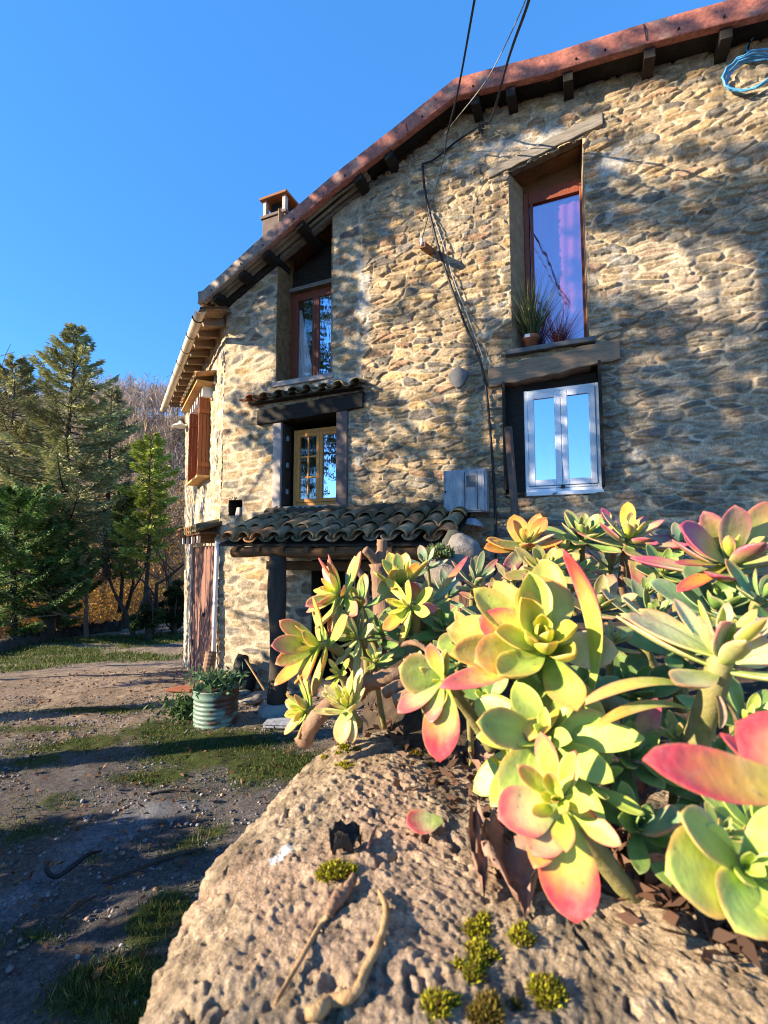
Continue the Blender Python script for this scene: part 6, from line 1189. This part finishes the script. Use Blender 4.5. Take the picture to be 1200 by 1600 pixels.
def spread_moss(px, py, r, n, col_, label):
    cs = [rockhit(px, py)]+[rockhit(px+random.gauss(0, 9+r*700), py+random.gauss(0, 7+r*500)) for _ in range(5)]; VV = []; 
    for i, c in enumerate(cs):
        m = n//(2 if i == 0 else 7); v = unit(rng.normal(size=(m, 3))); v[:, 2] = np.abs(v[:, 2]); rr_ = r*(1 if i == 0 else rng.uniform(.3, .65)); P = c+v*np.array([rr_, rr_, rr_*.42])*rng.uniform(.25, 1.05, (m, 1))-ZV*.001; V, _ = cards(P, unit(v*.7+np.array([0, -.15, .6])+rng.normal(0, .4, (m, 3))), rng.uniform(.0025, .006, m), .0016); VV.append(V)
    V = np.vstack(VV); k = len(V)//4; cc = np.array(col_)*rng.uniform(.4, 1.6, (k, 1)); b_ = rng.random(k) < .3; cc[b_] = np.array([.20, .13, .03])*rng.uniform(.4, 1.3, (b_.sum(), 1)); return tag(build('moss_tuft', V, np.arange(len(V)).reshape(-1, 4), M['moss'], None, np.repeat(cc, 4, 0)), label, 'moss', 'moss tufts on the boulder')
def rockline(pts, r, lift, m, name, label, cat, wob=.3, lumps=()):
    P = curve_pts([rockhit(*p)+ZV*lift for p in pts], 9); mb = MB(); rr = np.interp(np.linspace(0, 1, len(P)), np.linspace(0, 1, len(r)), r); mb.tube(P, rr*(1+.5*(fbm(np.arange(len(P))*.35, np.zeros(len(P))+r[0]*999, 7)-.5)), 10, wob=wob*.45)
    return tag(mb.build(name, M[m], None, True), label, cat)
rockline([(592, 1398), (603, 1425), (599, 1460), (588, 1490), (570, 1525), (560, 1552), (540, 1568), (515, 1572), (498, 1588), (478, 1592)], [.0016, .0028, .0034, .0030, .0038, .0042, .0036], .003, 'palestem', 'dead_root', 'thick straw coloured dead root lying on the boulder', 'root', .3)
rockline([(430, 1578), (452, 1540), (480, 1490), (500, 1455), (512, 1440)], [.0014, .0018, .002, .0022], .004, 'palestem', 'dead_flower_stalk', 'thin straw stalk with a dried head lying left of the thick root', 'twig', .2)
rockline([(512, 1442), (525, 1418), (542, 1400), (552, 1375)], [.0028, .0055, .0045, .002], .005, 'deadstem', 'dried_seed_head', 'crumpled brown dried seed head at the upper end of the thin stalk', 'seed head', 1.0)
rockline([(575, 1335), (582, 1318), (587, 1302)], [.0015, .0018, .0012], .006, 'door', 'purple_stem', 'short purple stem bit beside the black dead leaf', 'twig', .1)
for q in MOSS: spread_moss(*q)
def drape_leaf(px, py, dx, dy, W, label, m='dryleaf', crumple=.012, lift=.006, name='dead_leaf', seed=0, col=None, nlv=14):
    a = rockhit(px, py)+ZV*lift; b = rockhit(px+dx, py+dy)+ZV*lift; d = b-a; L = np.linalg.norm(d); d = unit(d); x = unit(np.cross(d, ZV)); V = []; nc = 11
    for sd in (0, 1):
        for i in range(nlv):
            v = i/(nlv-1); w = W/2*math.sin(math.pi*min(.98, v*.86+.10))**.8
            for j in range(nc):
                c_ = j/(nc-1)*2-1; h = crumple*(fbm(np.array(v*4+seed), np.array(c_*2.2+seed*1.7), 3+seed)*2-.7)+crumple*.8*c_*c_; V.append(a+d*L*v+x*w*c_+ZV*(h-sd*.0009))
    k = nlv*nc; Fc = []
    for sd in (0, 1):
        for i in range(nlv-1):
            for j in range(nc-1):
                q = (sd*k+i*nc+j, sd*k+i*nc+j+1, sd*k+(i+1)*nc+j+1, sd*k+(i+1)*nc+j); Fc.append(q if sd == 0 else q[::-1])
    for i in range(nlv-1): Fc.append((i*nc, (i+1)*nc, k+(i+1)*nc, k+i*nc)); Fc.append((i*nc+nc-1, k+i*nc+nc-1, k+(i+1)*nc+nc-1, (i+1)*nc+nc-1))
    return tag(build(name, np.array(V), np.array(Fc), M[m], None, None, True), label, 'dead leaf')
drape_leaf(790, 1320, 30, 120, .055, 'big crumpled brown dead leaf on the boulder under the low yellow rosette', crumple=.022, seed=2)
drape_leaf(742, 1285, 15, 130, .017, 'long folded dark brown dead leaf left of the big crumpled one', crumple=.012, seed=5)
drape_leaf(975, 1345, 35, -80, .040, 'stiff curled brown dead leaf right of the low yellow rosette', crumple=.02, lift=.03, seed=7)
drape_leaf(1000, 1390, 70, -40, .045, 'orange brown dead leaf lying in the soil right of the curled one', crumple=.016, lift=.012, seed=8)
drape_leaf(518, 1342, 46, -22, .024, 'black shrivelled dead leaf next to the round moss tuft', m='bark', crumple=.016, lift=.003, seed=11)
drape_leaf(690, 1112, 60, 20, .035, 'reddish brown dead leaf in the litter behind the boulder edge', crumple=.02, lift=.012, seed=13)
drape_leaf(740, 1190, 30, 50, .03, 'brown dead leaf in the dark gap above the big crumpled one', crumple=.02, lift=.008, seed=15)
p = rockhit(662, 1298)+ZV*.008; geo = leaf_geo(.040, .030, .005, .3, .2, 2.2, random.Random(4)); VV, CC, FF = [], [], []; d0 = unit(rockhit(632, 1300)-rockhit(692, 1290)); put_leaf(VV, CC, FF, rockhit(690, 1294)+ZV*.008, d0, np.array([0, -.35, 1.]), geo, leaf_color(geo[1], 'pale', 'pink', 1.0, .9, random.Random(2)))
tag(build('fallen_leaf', np.vstack(VV), np.vstack(FF), M['succ'], None, np.vstack(CC), True), 'single pink fallen succulent leaf lying on the boulder', 'leaf')
# bits of debris in the dark gap between boulder and plants
def make_debris():
    n = 700; px = rng.uniform(560, 1200, n); f = (px-560)/640; py = 1105+f*370+rng.normal(0, 35, n); P = []
    for a, b in zip(px, py): P.append(rockhit(a, b))
    P = np.array(P)+ZV*.004; V, Fq = cards(P, unit(rng.normal(size=P.shape)*np.array([1, 1, .5])+ZV*.15), rng.uniform(.008, .028, n), rng.uniform(.004, .013, n)); c = np.array([.13, .07, .045])*rng.uniform(.3, 1.7, (n, 1))
    tag(build('plant_litter', V, Fq, M['leaf'], None, np.repeat(c, 4, 0), loc=(0, 0, 0)), 'crumbled brown plant litter in the gap behind the boulder', 'litter', kind='stuff')
make_debris()
